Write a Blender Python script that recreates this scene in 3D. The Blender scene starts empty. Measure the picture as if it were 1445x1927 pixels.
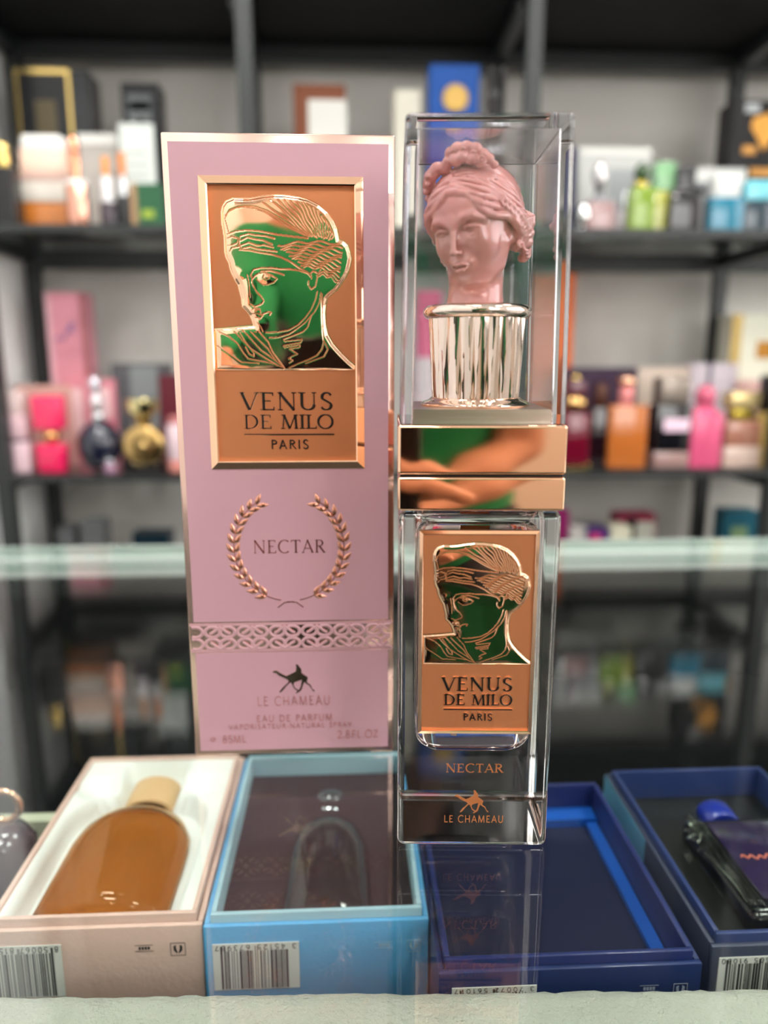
import bpy, bmesh, math, random
import numpy as np
from mathutils import Vector, Matrix
from mathutils.geometry import tessellate_polygon

# ================================================================ camera, light, exposure
SC = bpy.context.scene
COL = SC.collection
PITCH, YAW, EYE, FPX = math.radians(11.8), math.radians(2.8), .1526, 1400.0     # z = 0 is the counter's glass top, metres

cam = bpy.data.cameras.new('camera')
cam_o = bpy.data.objects.new('camera', cam); COL.objects.link(cam_o)
cam_o.location = (0, 0, EYE)
cam_o.rotation_euler = (math.pi / 2 - PITCH, 0, -YAW)
cam.sensor_fit = 'HORIZONTAL'; cam.sensor_width = 36.0
cam.lens = FPX / 1445 * 36.0
cam.clip_start = .004; cam.clip_end = 50
cam.dof.use_dof = True
cam.dof.focus_distance = .237
cam.dof.aperture_fstop = cam.lens / 4.5
SC.camera = cam_o

w = bpy.data.worlds.new('world'); SC.world = w; w.use_nodes = True
w.node_tree.nodes['Background'].inputs[0].default_value = (.9, .95, 1, 1)
w.node_tree.nodes['Background'].inputs[1].default_value = .05

SC.view_settings.view_transform = 'Standard'; SC.view_settings.look = 'None'
SC.view_settings.exposure = 0.08; SC.view_settings.gamma = 1.0
SC.view_settings.use_curve_mapping = False
cy = SC.cycles
cy.max_bounces = 18; cy.transmission_bounces = 14; cy.glossy_bounces = 6; cy.diffuse_bounces = 3
cy.transparent_max_bounces = 24; cy.caustics_refractive = True; cy.caustics_reflective = True
cy.blur_glossy = .3; cy.sample_clamp_indirect = 8
cy.use_adaptive_sampling = False
cy.use_denoising = True

# ceiling panels: (x, y, size x, size y, strength); built further down as real lamps
PANELS = [(-.10, -.50, .34, .34), (1.0, -.50, .34, .34), (-.22, .74, .34, .34), (1.0, .74, .34, .34),
          (-.10, -2.3, .34, .34), (1.0, -2.3, .34, .34)]
SPOT_W = (45.0, 26.0, 12.0)                       # the three ceiling spotlights, first and last of them added
PANEL_W = 34.0
WINDOW_L = 4.6                                    # daylight through the shop's front window
CEIL, FLOOR = 1.75, -.95

# ================================================================ helpers
def ray(px, py):
    d = ((px - 722.5) / FPX, 1.0, -(py - 963.5) / FPX)
    c, s = math.cos(PITCH), math.sin(PITCH)
    d = (d[0], d[1] * c + d[2] * s, -d[1] * s + d[2] * c)
    c, s = math.cos(YAW), math.sin(YAW)
    return Vector((d[0] * c + d[1] * s, -d[0] * s + d[1] * c, d[2]))
def on_y(px, py, Y):
    d = ray(px, py); return Vector((0, 0, EYE)) + d * (Y / d.y)
def on_z(px, py, z=0.0):
    d = ray(px, py); return Vector((0, 0, EYE)) + d * ((z - EYE) / d.z)

def srgb(r, g, b):
    f = lambda c: (c / 255 / 12.92) if c / 255 <= .04045 else ((c / 255 + .055) / 1.055) ** 2.4
    return (f(r), f(g), f(b), 1)

_M = {}
def mat(name, col=(.5, .5, .5, 1), rough=.5, metal=0., coat=0., emit=0., trans=0., ior=1.45, spec=.5, bump=None, alpha=None):
    if name in _M: return _M[name]
    m = bpy.data.materials.new(name); m.use_nodes = True; _M[name] = m
    nt = m.node_tree; b = nt.nodes['Principled BSDF']
    b.inputs['Base Color'].default_value = col
    b.inputs['Roughness'].default_value = rough
    b.inputs['Metallic'].default_value = metal
    b.inputs['Coat Weight'].default_value = coat
    b.inputs['Coat Roughness'].default_value = .03
    b.inputs['Transmission Weight'].default_value = trans
    b.inputs['IOR'].default_value = ior
    b.inputs['Specular IOR Level'].default_value = spec
    if emit:
        b.inputs['Emission Color'].default_value = col; b.inputs['Emission Strength'].default_value = emit
    if bump:
        sc, st = bump
        tc = nt.nodes.new('ShaderNodeTexCoord'); n = nt.nodes.new('ShaderNodeTexNoise'); bp = nt.nodes.new('ShaderNodeBump')
        n.inputs['Scale'].default_value = sc; n.inputs['Detail'].default_value = 3
        bp.inputs['Strength'].default_value = st; bp.inputs['Distance'].default_value = .001
        nt.links.new(tc.outputs['Object'], n.inputs['Vector']); nt.links.new(n.outputs[0], bp.inputs['Height'])
        nt.links.new(bp.outputs[0], b.inputs['Normal'])
    return m

def glass(name, col, ior, rough=0.):
    if name in _M: return _M[name]
    m = bpy.data.materials.new(name); m.use_nodes = True; _M[name] = m
    nt = m.node_tree; nt.nodes.remove(nt.nodes['Principled BSDF'])
    g = nt.nodes.new('ShaderNodeBsdfGlass'); g.inputs['Color'].default_value = col
    g.inputs['IOR'].default_value = ior; g.inputs['Roughness'].default_value = rough
    nt.links.new(g.outputs[0], nt.nodes['Material Output'].inputs[0])
    return m

def sheet_glass(name, tint=(1, 1, 1, 1), f0=.04):
    """sheet glass: clear straight through, mirror by Schlick's law at both faces"""
    if name in _M: return _M[name]
    m = bpy.data.materials.new(name); m.use_nodes = True; _M[name] = m
    nt = m.node_tree; nt.nodes.remove(nt.nodes['Principled BSDF'])
    N = nt.nodes.new; L = nt.links.new
    geo = N('ShaderNodeNewGeometry'); dot = N('ShaderNodeVectorMath'); dot.operation = 'DOT_PRODUCT'
    L(geo.outputs['Incoming'], dot.inputs[0]); L(geo.outputs['Normal'], dot.inputs[1])
    ab = N('ShaderNodeMath'); ab.operation = 'ABSOLUTE'; L(dot.outputs['Value'], ab.inputs[0])
    sub = N('ShaderNodeMath'); sub.operation = 'SUBTRACT'; sub.inputs[0].default_value = 1; L(ab.outputs[0], sub.inputs[1])
    pw = N('ShaderNodeMath'); pw.operation = 'POWER'; pw.inputs[1].default_value = 5; L(sub.outputs[0], pw.inputs[0])
    mu = N('ShaderNodeMath'); mu.operation = 'MULTIPLY_ADD'; mu.inputs[1].default_value = 1 - f0; mu.inputs[2].default_value = f0
    L(pw.outputs[0], mu.inputs[0])
    t = N('ShaderNodeBsdfTransparent'); t.inputs[0].default_value = tint
    g = N('ShaderNodeBsdfGlossy'); g.inputs['Roughness'].default_value = .0
    mx = N('ShaderNodeMixShader'); L(mu.outputs[0], mx.inputs[0]); L(t.outputs[0], mx.inputs[1]); L(g.outputs[0], mx.inputs[2])
    L(mx.outputs[0], nt.nodes['Material Output'].inputs[0])
    return m

class MB:
    """collects shapes, builds ONE mesh object"""
    def __init__(s): s.v = []; s.f = []; s.m = []; s.cur = 0
    def add(s, v, f, mi=None):
        k = len(s.v); s.v += [tuple(p) for p in v]
        s.f += [tuple(i + k for i in q) for q in f]; s.m += [s.cur if mi is None else mi] * len(f)
    def box(s, a, b, mi=None):
        x0, y0, z0 = a; x1, y1, z1 = b
        if x0 > x1: x0, x1 = x1, x0
        if y0 > y1: y0, y1 = y1, y0
        if z0 > z1: z0, z1 = z1, z0
        v = [(x0, y0, z0), (x1, y0, z0), (x1, y1, z0), (x0, y1, z0), (x0, y0, z1), (x1, y0, z1), (x1, y1, z1), (x0, y1, z1)]
        s.add(v, [(0, 3, 2, 1), (4, 5, 6, 7), (0, 1, 5, 4), (1, 2, 6, 5), (2, 3, 7, 6), (3, 0, 4, 7)], mi)
    def rbox(s, a, b, r, seg=3, taper=0., mi=None):
        """box with all edges rounded; taper widens (>0) or narrows the bottom"""
        bm = bmesh.new(); bmesh.ops.create_cube(bm, size=1)
        c = [(a[i] + b[i]) / 2 for i in range(3)]; d = [abs(b[i] - a[i]) for i in range(3)]
        for v in bm.verts:
            k = 1 + taper * (-v.co.z)
            v.co = Vector((v.co.x * d[0] * k, v.co.y * d[1] * k, v.co.z * d[2])) 
        bmesh.ops.bevel(bm, geom=list(bm.edges), offset=r, segments=seg, affect='EDGES', profile=.5)
        for v in bm.verts: v.co += Vector(c)
        s.frombm(bm, mi)
    def frombm(s, bm, mi=None):
        bm.verts.ensure_lookup_table()
        s.add([v.co[:] for v in bm.verts], [[v.index for v in f.verts] for f in bm.faces] if not bm.verts.index_update() else [], mi)
        bm.free()
    def lathe(s, prof, n=48, c=(0, 0, 0), axis='z', mi=None, sx=1., sy=1., rad=None):
        v = []; f = []
        for (r, z) in prof:
            for k in range(n):
                a = math.tau * k / n; rr = r * (rad(a, z) if rad else 1)
                v.append((rr * math.cos(a) * sx, rr * math.sin(a) * sy, z))
        m = len(prof)
        for i in range(m - 1):
            for k in range(n):
                k2 = (k + 1) % n
                f.append((i * n + k, i * n + k2, (i + 1) * n + k2, (i + 1) * n + k))
        if prof[0][0] > 1e-7: f.append(tuple(reversed(range(n))))
        if prof[-1][0] > 1e-7: f.append(tuple(range((m - 1) * n, m * n)))
        if axis == 'y': v = [(x, z, -y) for x, y, z in v]
        if axis == 'x': v = [(z, y, -x) for x, y, z in v]
        s.add([(x + c[0], y + c[1], z + c[2]) for x, y, z in v], f, mi)
    def tube(s, pts, r, n=10, mi=None, closed=False):
        pts = [Vector(p) for p in pts]; m = len(pts); v = []; f = []
        up = Vector((0, 0, 1)); prev = None
        for i, p in enumerate(pts):
            t = (pts[(i + 1) % m] - pts[i - 1]) if closed or 0 < i < m - 1 else (pts[1] - pts[0] if i == 0 else pts[-1] - pts[-2])
            t.normalize()
            if prev is None:
                prev = t.orthogonal().normalized()
            prev = (prev - t * prev.dot(t)).normalized(); q = t.cross(prev)
            rr = r if not hasattr(r, '__len__') else r[i]
            for k in range(n):
                a = math.tau * k / n
                v.append(p + prev * rr * math.cos(a) + q * rr * math.sin(a))
        for i in range(m if closed else m - 1):
            for k in range(n):
                j = (i + 1) % m
                f.append((i * n + k, i * n + (k + 1) % n, j * n + (k + 1) % n, j * n + k))
        if not closed: f += [tuple(reversed(range(n))), tuple(range((m - 1) * n, m * n))]
        s.add(v, f, mi)
    def poly(s, pts, y, th, mi=None):
        """flat outline in x/z, front face at y, thickness th away from the viewer"""
        tri = tessellate_polygon([[Vector((p[0], p[1], 0)) for p in pts]])
        n = len(pts); v = [(p[0], y, p[1]) for p in pts] + [(p[0], y + th, p[1]) for p in pts]
        f = []
        for a, b, c in tri:
            A, B, Cc = pts[a], pts[b], pts[c]
            ar = (B[0] - A[0]) * (Cc[1] - A[1]) - (B[1] - A[1]) * (Cc[0] - A[0])
            if abs(ar) < 1e-16: continue
            f.append((a, b, c) if ar > 0 else (a, c, b))
        s.add(v, f + [(i, (i + 1) % n, n + (i + 1) % n, n + i) for i in range(n)], mi)
    def ribbon(s, pts, wid, y, th, mi=None):
        n = len(pts); wid = [wid] * n if not hasattr(wid, '__len__') else wid
        L = []; R = []
        for i in range(n):
            a = pts[max(i - 1, 0)]; b = pts[min(i + 1, n - 1)]
            dx, dz = b[0] - a[0], b[1] - a[1]; l = math.hypot(dx, dz) or 1
            nx, nz = -dz / l, dx / l
            L.append((pts[i][0] + nx * wid[i] / 2, y, pts[i][1] + nz * wid[i] / 2))
            R.append((pts[i][0] - nx * wid[i] / 2, y, pts[i][1] - nz * wid[i] / 2))
        v = L + R + [(x, yy + th, z) for x, yy, z in L + R]
        f = []
        for i in range(n - 1):
            f.append((i, n + i, n + i + 1, i + 1))
            f.append((2 * n + i, i, i + 1, 2 * n + i + 1)); f.append((n + i, 3 * n + i, 3 * n + i + 1, n + i + 1))
        f += [(0, 2 * n, 3 * n, n), (n - 1, 2 * n - 1, 4 * n - 1, 3 * n - 1)]
        s.add(v, f, mi)
    def build(s, name, mats, parent=None, smooth=False, loc=None, rot=None, W=True):
        me = bpy.data.meshes.new(name); me.from_pydata(s.v, [], s.f); me.update()
        for m in (mats if isinstance(mats, (list, tuple)) else [mats]): me.materials.append(m)
        me.polygons.foreach_set('material_index', s.m)
        if smooth: 
            me.polygons.foreach_set('use_smooth', [True] * len(me.polygons))
            if smooth is not True: me.set_sharp_from_angle(angle=math.radians(smooth))
        o = bpy.data.objects.new(name, me); COL.objects.link(o)
        if parent is not None:
            o.parent = parent
            if W and parent.type == 'EMPTY':        # vertices are given in world coordinates
                o.matrix_parent_inverse = (Matrix.Translation(parent.location) @ parent.rotation_euler.to_matrix().to_4x4()).inverted()
        if loc: o.location = loc
        if rot: o.rotation_euler = rot
        return o

def fix(o):
    bm = bmesh.new(); bm.from_mesh(o.data); bmesh.ops.recalc_face_normals(bm, faces=bm.faces); bm.to_mesh(o.data); bm.free(); return o

def even(o):
    """flat faces keep flat normals, only the rounded edges shade round"""
    m = o.modifiers.new('even', 'WEIGHTED_NORMAL'); m.weight = 100; m.keep_sharp = True; return o
def tag(o, label=None, cat=None, group=None, kind=None):
    if label: o['label'] = label
    if cat: o['category'] = cat
    if group: o['group'] = group
    if kind: o['kind'] = kind
    return o
def thing(name, label, cat, loc=(0, 0, 0), rz=0., group=None):
    o = bpy.data.objects.new(name, None); COL.objects.link(o); o.empty_display_size = .01
    o.location = loc; o.rotation_euler = (0, 0, rz)
    return tag(o, label, cat, group)
def struct(o): o['kind'] = 'structure'; return o

# ---------------------------------------------------------------- lettering built from strokes (cap height 1)
def arc(cx, cz, rx, rz, a0, a1, n=14):
    return [(cx + rx * math.cos(math.radians(a0 + (a1 - a0) * i / n)), cz + rz * math.sin(math.radians(a0 + (a1 - a0) * i / n))) for i in range(n + 1)]
def glyph(ch, T, t, serif):
    """returns (advance, [(points, widths)])"""
    S = []; hs = serif
    def st(x, z0, z1, w_, top=True, bot=True):
        S.append(([(x, z0), (x, z1)], w_))
        if hs:
            if top: S.append(([(x - w_ / 2 - hs, 1 - t * .4), (x + w_ / 2 + hs, 1 - t * .4)], t * .8))
            if bot: S.append(([(x - w_ / 2 - hs, t * .4), (x + w_ / 2 + hs, t * .4)], t * .8))
    def dg(x0, z0, x1, z1, w_): S.append(([(x0, z0), (x1, z1)], w_))
    def sf(x, z): 
        if hs: S.append(([(x - hs * 1.5, z), (x + hs * 1.5, z)], t * .8))
    def bar(x0, x1, z, w_=None, end=0):
        S.append(([(x0, z), (x1, z)], w_ or t))
        if hs and end: S.append(([(x1, z + end * .16), (x1, z - (end * t / 2))], t * .9))
    def cv(pts, k=1.0):
        n = len(pts); W = []
        for i in range(n):
            a = pts[max(i - 1, 0)]; b = pts[min(i + 1, n - 1)]
            l = math.hypot(b[0] - a[0], b[1] - a[1]) or 1
            W.append(t + (T - t) * abs((b[1] - a[1]) / l) ** 1.5 * k)
        S.append((pts, W))
    if ch == 'V': dg(.06, 1, .40, 0, T); dg(.74, 1, .42, 0, t); sf(.08, 1 - t * .4); sf(.72, 1 - t * .4); adv = .80
    elif ch == 'A': dg(.40, 1, .08, 0, t); dg(.38, 1, .74, 0, T); bar(.2, .6, .34); sf(.08, t * .4); sf(.72, t * .4); adv = .82
    elif ch == 'E': st(.16, 0, 1, T); bar(.16, .56, 1 - t / 2, end=-1); bar(.16, .46, .52); bar(.16, .60, t / 2, end=1); adv = .68
    elif ch == 'F': st(.16, 0, 1, T); bar(.16, .56, 1 - t / 2, end=-1); bar(.16, .46, .50); adv = .62
    elif ch == 'L': st(.16, 0, 1, T); bar(.16, .58, t / 2, end=1); adv = .62
    elif ch == 'I': st(.16, 0, 1, T); adv = .33
    elif ch == 'N': st(.14, 0, 1, t); dg(.12, 1, .74, 0, T); st(.74, 0, 1, t, bot=False); adv = .90
    elif ch == 'U':
        st(.14, .30, 1, T, bot=False); st(.68, .30, 1, t if hs else T, bot=False); cv([(.14, .31)] + arc(.41, .31, .27, .29, 180, 360)); adv = .84
    elif ch == 'M': dg(.12, 0, .18, 1, t); dg(.18, 1, .50, .02, T); dg(.82, 1, .50, .02, t); dg(.82, 1, .88, 0, T); sf(.12, t * .4); sf(.88, t * .4); sf(.16, 1 - t * .4); sf(.84, 1 - t * .4); adv = 1.02
    elif ch == 'D': st(.16, 0, 1, T); cv([(.16, 1 - t / 2), (.34, 1 - t / 2)] + arc(.36, .5, .40, .5 - t / 2, 90, -90) + [(.34, t / 2), (.16, t / 2)]); adv = .88
    elif ch == 'O': cv(arc(.46, .5, .40, .5, 0, 360, 28)); adv = .94
    elif ch == 'Q': cv(arc(.46, .5, .40, .5, 0, 360, 28)); dg(.5, .2, .8, -.08, T); adv = .94
    elif ch == 'C': cv(arc(.48, .5, .40, .5, 48, 312, 24)); adv = .84
    elif ch == 'G': cv(arc(.48, .5, .40, .5, 48, 330, 24)); adv = .88
    elif ch == 'S': cv(arc(.33, .745, .20, .24, 25, 205, 12) + [(.20, .60), (.32, .52), (.44, .44), (.52, .34)][0:0] + [(.17, .62), (.32, .515), (.47, .40)] + arc(.31, .255, .22, .24, 20, -155, 12)); adv = .62
    elif ch == 'P': st(.16, 0, 1, T); cv([(.16, 1 - t / 2), (.32, 1 - t / 2)] + arc(.34, .74, .23, .26 - t / 2, 90, -90) + [(.16, .48 + t / 2)]); adv = .66
    elif ch == 'R': st(.16, 0, 1, T); cv([(.16, 1 - t / 2), (.32, 1 - t / 2)] + arc(.34, .75, .22, .25 - t / 2, 90, -90) + [(.16, .50 + t / 2)]); dg(.34, .5, .68, 0, T); sf(.68, t * .4); adv = .74
    elif ch == 'B': st(.16, 0, 1, T); cv([(.16, 1 - t / 2), (.32, 1 - t / 2)] + arc(.34, .76, .2, .24, 90, -90) + arc(.34, .27, .24, .25, 90, -90) + [(.16, t / 2)]); adv = .68
    elif ch == 'T': st(.36, 0, 1, T, top=False); bar(.36, .66, 1 - t / 2, end=-1); bar(.36, .06, 1 - t / 2, end=-1); adv = .72
    elif ch == 'H': st(.16, 0, 1, T); st(.70, 0, 1, T); bar(.16, .70, .5); adv = .88
    elif ch == 'Y': dg(.04, 1, .36, .5, T); dg(.68, 1, .36, .5, t); st(.36, 0, .5, T, top=False); adv = .72
    elif ch == 'Z': bar(.08, .60, 1 - t / 2); dg(.60, 1, .08, 0, T); bar(.08, .62, t / 2); adv = .70
    elif ch == '2': cv(arc(.32, .74, .22, .24, 160, -20, 12) + [(.45, .52), (.10, .05)]); bar(.08, .56, t / 2); adv = .64
    elif ch == '8': cv(arc(.33, .76, .18, .22, -90, 270, 16)); cv(arc(.33, .27, .23, .27, 90, 450, 16)); adv = .66
    elif ch == '5': bar(.16, .50, 1 - t / 2); dg(.16, 1, .12, .56, t); cv([(.12, .56)] + arc(.30, .30, .23, .29, 100, -150, 14)); adv = .62
    elif ch == '0': cv(arc(.33, .5, .24, .5, 0, 360, 20)); adv = .66
    elif ch == '1': dg(.10, .8, .28, 1, t); st(.28, 0, 1, T, top=False); adv = .46
    elif ch == '3': cv(arc(.28, .75, .2, .24, 150, -90, 12)); cv(arc(.28, .27, .24, .26, 90, -150, 12)); adv = .6
    elif ch == '4': dg(.42, 0, .42, 1, T); dg(.42, 1, .06, .3, t); bar(.06, .56, .3); adv = .62
    elif ch == '6': cv(arc(.32, .28, .22, .27, 0, 360, 16)); cv([(.10, .3), (.16, .7), (.42, 1)]); adv = .62
    elif ch == '7': bar(.06, .54, 1 - t / 2); dg(.54, 1, .22, 0, T); adv = .58
    elif ch == '9': cv(arc(.32, .72, .22, .27, 0, 360, 16)); cv([(.54, .7), (.48, .3), (.22, 0)]); adv = .62
    elif ch == '.': S.append(([(.12, 0), (.12, .12)], .13)); adv = .26
    elif ch == '-': bar(.05, .35, .42); adv = .40
    else: adv = .42
    return adv, S
def lettering(mb, text, x0, x1, z0, z1, y, th, T=.13, t=.045, serif=.07, track=.05, flip=False, shift=None, mi=None):
    """text laid between x0 and x1, base z0 to cap z1, on the plane y"""
    tot = 0; runs = []
    for ch in text:
        adv, S = glyph(ch, T, t, serif); runs.append((tot, S)); tot += adv + track
    tot -= track
    kx = (x1 - x0) / tot; kz = z1 - z0
    for off, S in runs:
        for pts, wd in S:
            P = [((p[0] + off) * kx, p[1] * kz) for p in pts]
            k = min(abs(kx), kz) if abs(kx) < kz * 1.5 else kz
            W = [q * k for q in wd] if hasattr(wd, '__len__') else wd * k
            if flip: P = [(x1 - px_, z1 - pz_) for px_, pz_ in P]
            else: P = [(x0 + px_, z0 + pz_) for px_, pz_ in P]
            if shift: P = [(a + shift(a), b) for a, b in P]
            mb.ribbon(P, W, y, th, mi)
BUST_STEP = .0165
# ---------------------------------------------------------------- sculpting with a distance field
class Sdf:
    def __init__(s, lo, hi, step):
        s.lo = np.array(lo, float); s.h = step
        s.n = np.ceil((np.array(hi) - s.lo) / step).astype(int) + 1
        ax = [s.lo[i] + step * np.arange(s.n[i]) for i in range(3)]
        s.P = np.stack(np.meshgrid(*ax, indexing='ij'), -1).astype(np.float32)
        s.D = np.full(tuple(s.n), 9.0, np.float32)
    def sl(s, c, r):
        a = np.clip(np.floor((np.array(c) - r - s.lo) / s.h).astype(int), 0, s.n)
        b = np.clip(np.ceil((np.array(c) + r - s.lo) / s.h).astype(int) + 1, 0, s.n)
        return tuple(slice(int(a[i]), int(b[i])) for i in range(3))
    @staticmethod
    def smin(a, b, k):
        h = np.maximum(k - np.abs(a - b), 0) / k
        return np.minimum(a, b) - h * h * k * .25
    def put(s, fn, c, r, k=.02, cut=False):
        q = s.sl(c, r + k * 1.5 + 2 * s.h)
        P = s.P[q]
        if P.size == 0: return
        d = fn(P).astype(np.float32)
        s.D[q] = -s.smin(-s.D[q], d, k) if cut else s.smin(s.D[q], d, k)
    def ell(s, c, r, k=.02, R=None, cut=False):
        c = np.array(c, np.float32); r = np.array(r, np.float32)
        def f(P):
            q = (P - c)
            if R is not None: q = q @ R.astype(np.float32)
            k0 = np.linalg.norm(q / r, axis=-1); k1 = np.linalg.norm(q / (r * r), axis=-1)
            return k0 * (k0 - 1) / np.maximum(k1, 1e-6)
        s.put(f, c, float(max(r)), k, cut)
    def tube(s, pts, rad, k=.02, cut=False):
        pts = np.array(pts, np.float32); n = len(pts)
        rad = np.full(n, rad, np.float32) if np.isscalar(rad) else np.array(rad, np.float32)
        c = (pts.min(0) + pts.max(0)) / 2; R = float(np.abs(pts - c).max() + rad.max())
        def f(P):
            out = None
            for i in range(n - 1):
                a, b = pts[i], pts[i + 1]; ab = b - a
                t = np.clip(((P - a) @ ab) / max(float(ab @ ab), 1e-9), 0, 1)
                d = np.linalg.norm(P - a - t[..., None] * ab, axis=-1) - (rad[i] + t * (rad[i + 1] - rad[i]))
                out = d if out is None else np.minimum(out, d)
            return out
        s.put(f, c, R, k, cut)
    def mesh(s):
        """surface nets: one vertex per cell crossed by the surface"""
        D = s.D; S = D < 0; n = s.n - 1
        cnt = np.zeros(tuple(n), np.int8); pos = np.zeros(tuple(n) + (3,), np.float32)
        for ax in range(3):
            o = [i for i in range(3) if i != ax]
            for da in (0, 1):
                for db in (0, 1):
                    sa = [None] * 3; sb = [None] * 3
                    sa[ax] = slice(0, -1); sb[ax] = slice(1, None)
                    for oo, dd in zip(o, (da, db)):
                        sa[oo] = sb[oo] = slice(dd, D.shape[oo] - 1 + dd)
                    a = D[tuple(sa)]; b = D[tuple(sb)]; m = (a < 0) != (b < 0)
                    t = np.where(m, a / np.where(m, a - b, 1), 0)
                    cnt += m
                    pos[..., ax] += t
                    pos[..., o[0]] += m * da; pos[..., o[1]] += m * db
        act = cnt > 0
        idx = -np.ones(tuple(n), np.int64); idx[act] = np.arange(act.sum())
        cells = np.argwhere(act)
        V = (cells + pos[act] / cnt[act][:, None]) * s.h + s.lo
        F = []
        for ax in range(3):
            o = [(ax + 1) % 3, (ax + 2) % 3]
            sa = [slice(None)] * 3; sb = [slice(None)] * 3
            sa[ax] = slice(0, -1); sb[ax] = slice(1, None)
            A = S[tuple(sa)]; B = S[tuple(sb)]
            e = np.argwhere(A != B); fl = A[tuple(e.T)]
            ok = (e[:, o[0]] > 0) & (e[:, o[1]] > 0) & (e[:, o[0]] < n[o[0]]) & (e[:, o[1]] < n[o[1]])
            e = e[ok]; fl = fl[ok]
            def at(d0, d1):
                q = e.copy(); q[:, o[0]] += d0; q[:, o[1]] += d1
                return idx[tuple(q.T)]
            q = np.stack([at(-1, -1), at(0, -1), at(0, 0), at(-1, 0)], 1)
            q[~fl] = q[~fl][:, ::-1]
            F.append(q)
        return V, np.concatenate(F)

def rotm(axis, deg):
    a = math.radians(deg); c, s_ = math.cos(a), math.sin(a)
    return {'x': np.array([[1, 0, 0], [0, c, -s_], [0, s_, c]]),
            'y': np.array([[c, 0, s_], [0, 1, 0], [-s_, 0, c]]),
            'z': np.array([[c, -s_, 0], [s_, c, 0], [0, 0, 1]])}[axis]

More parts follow.
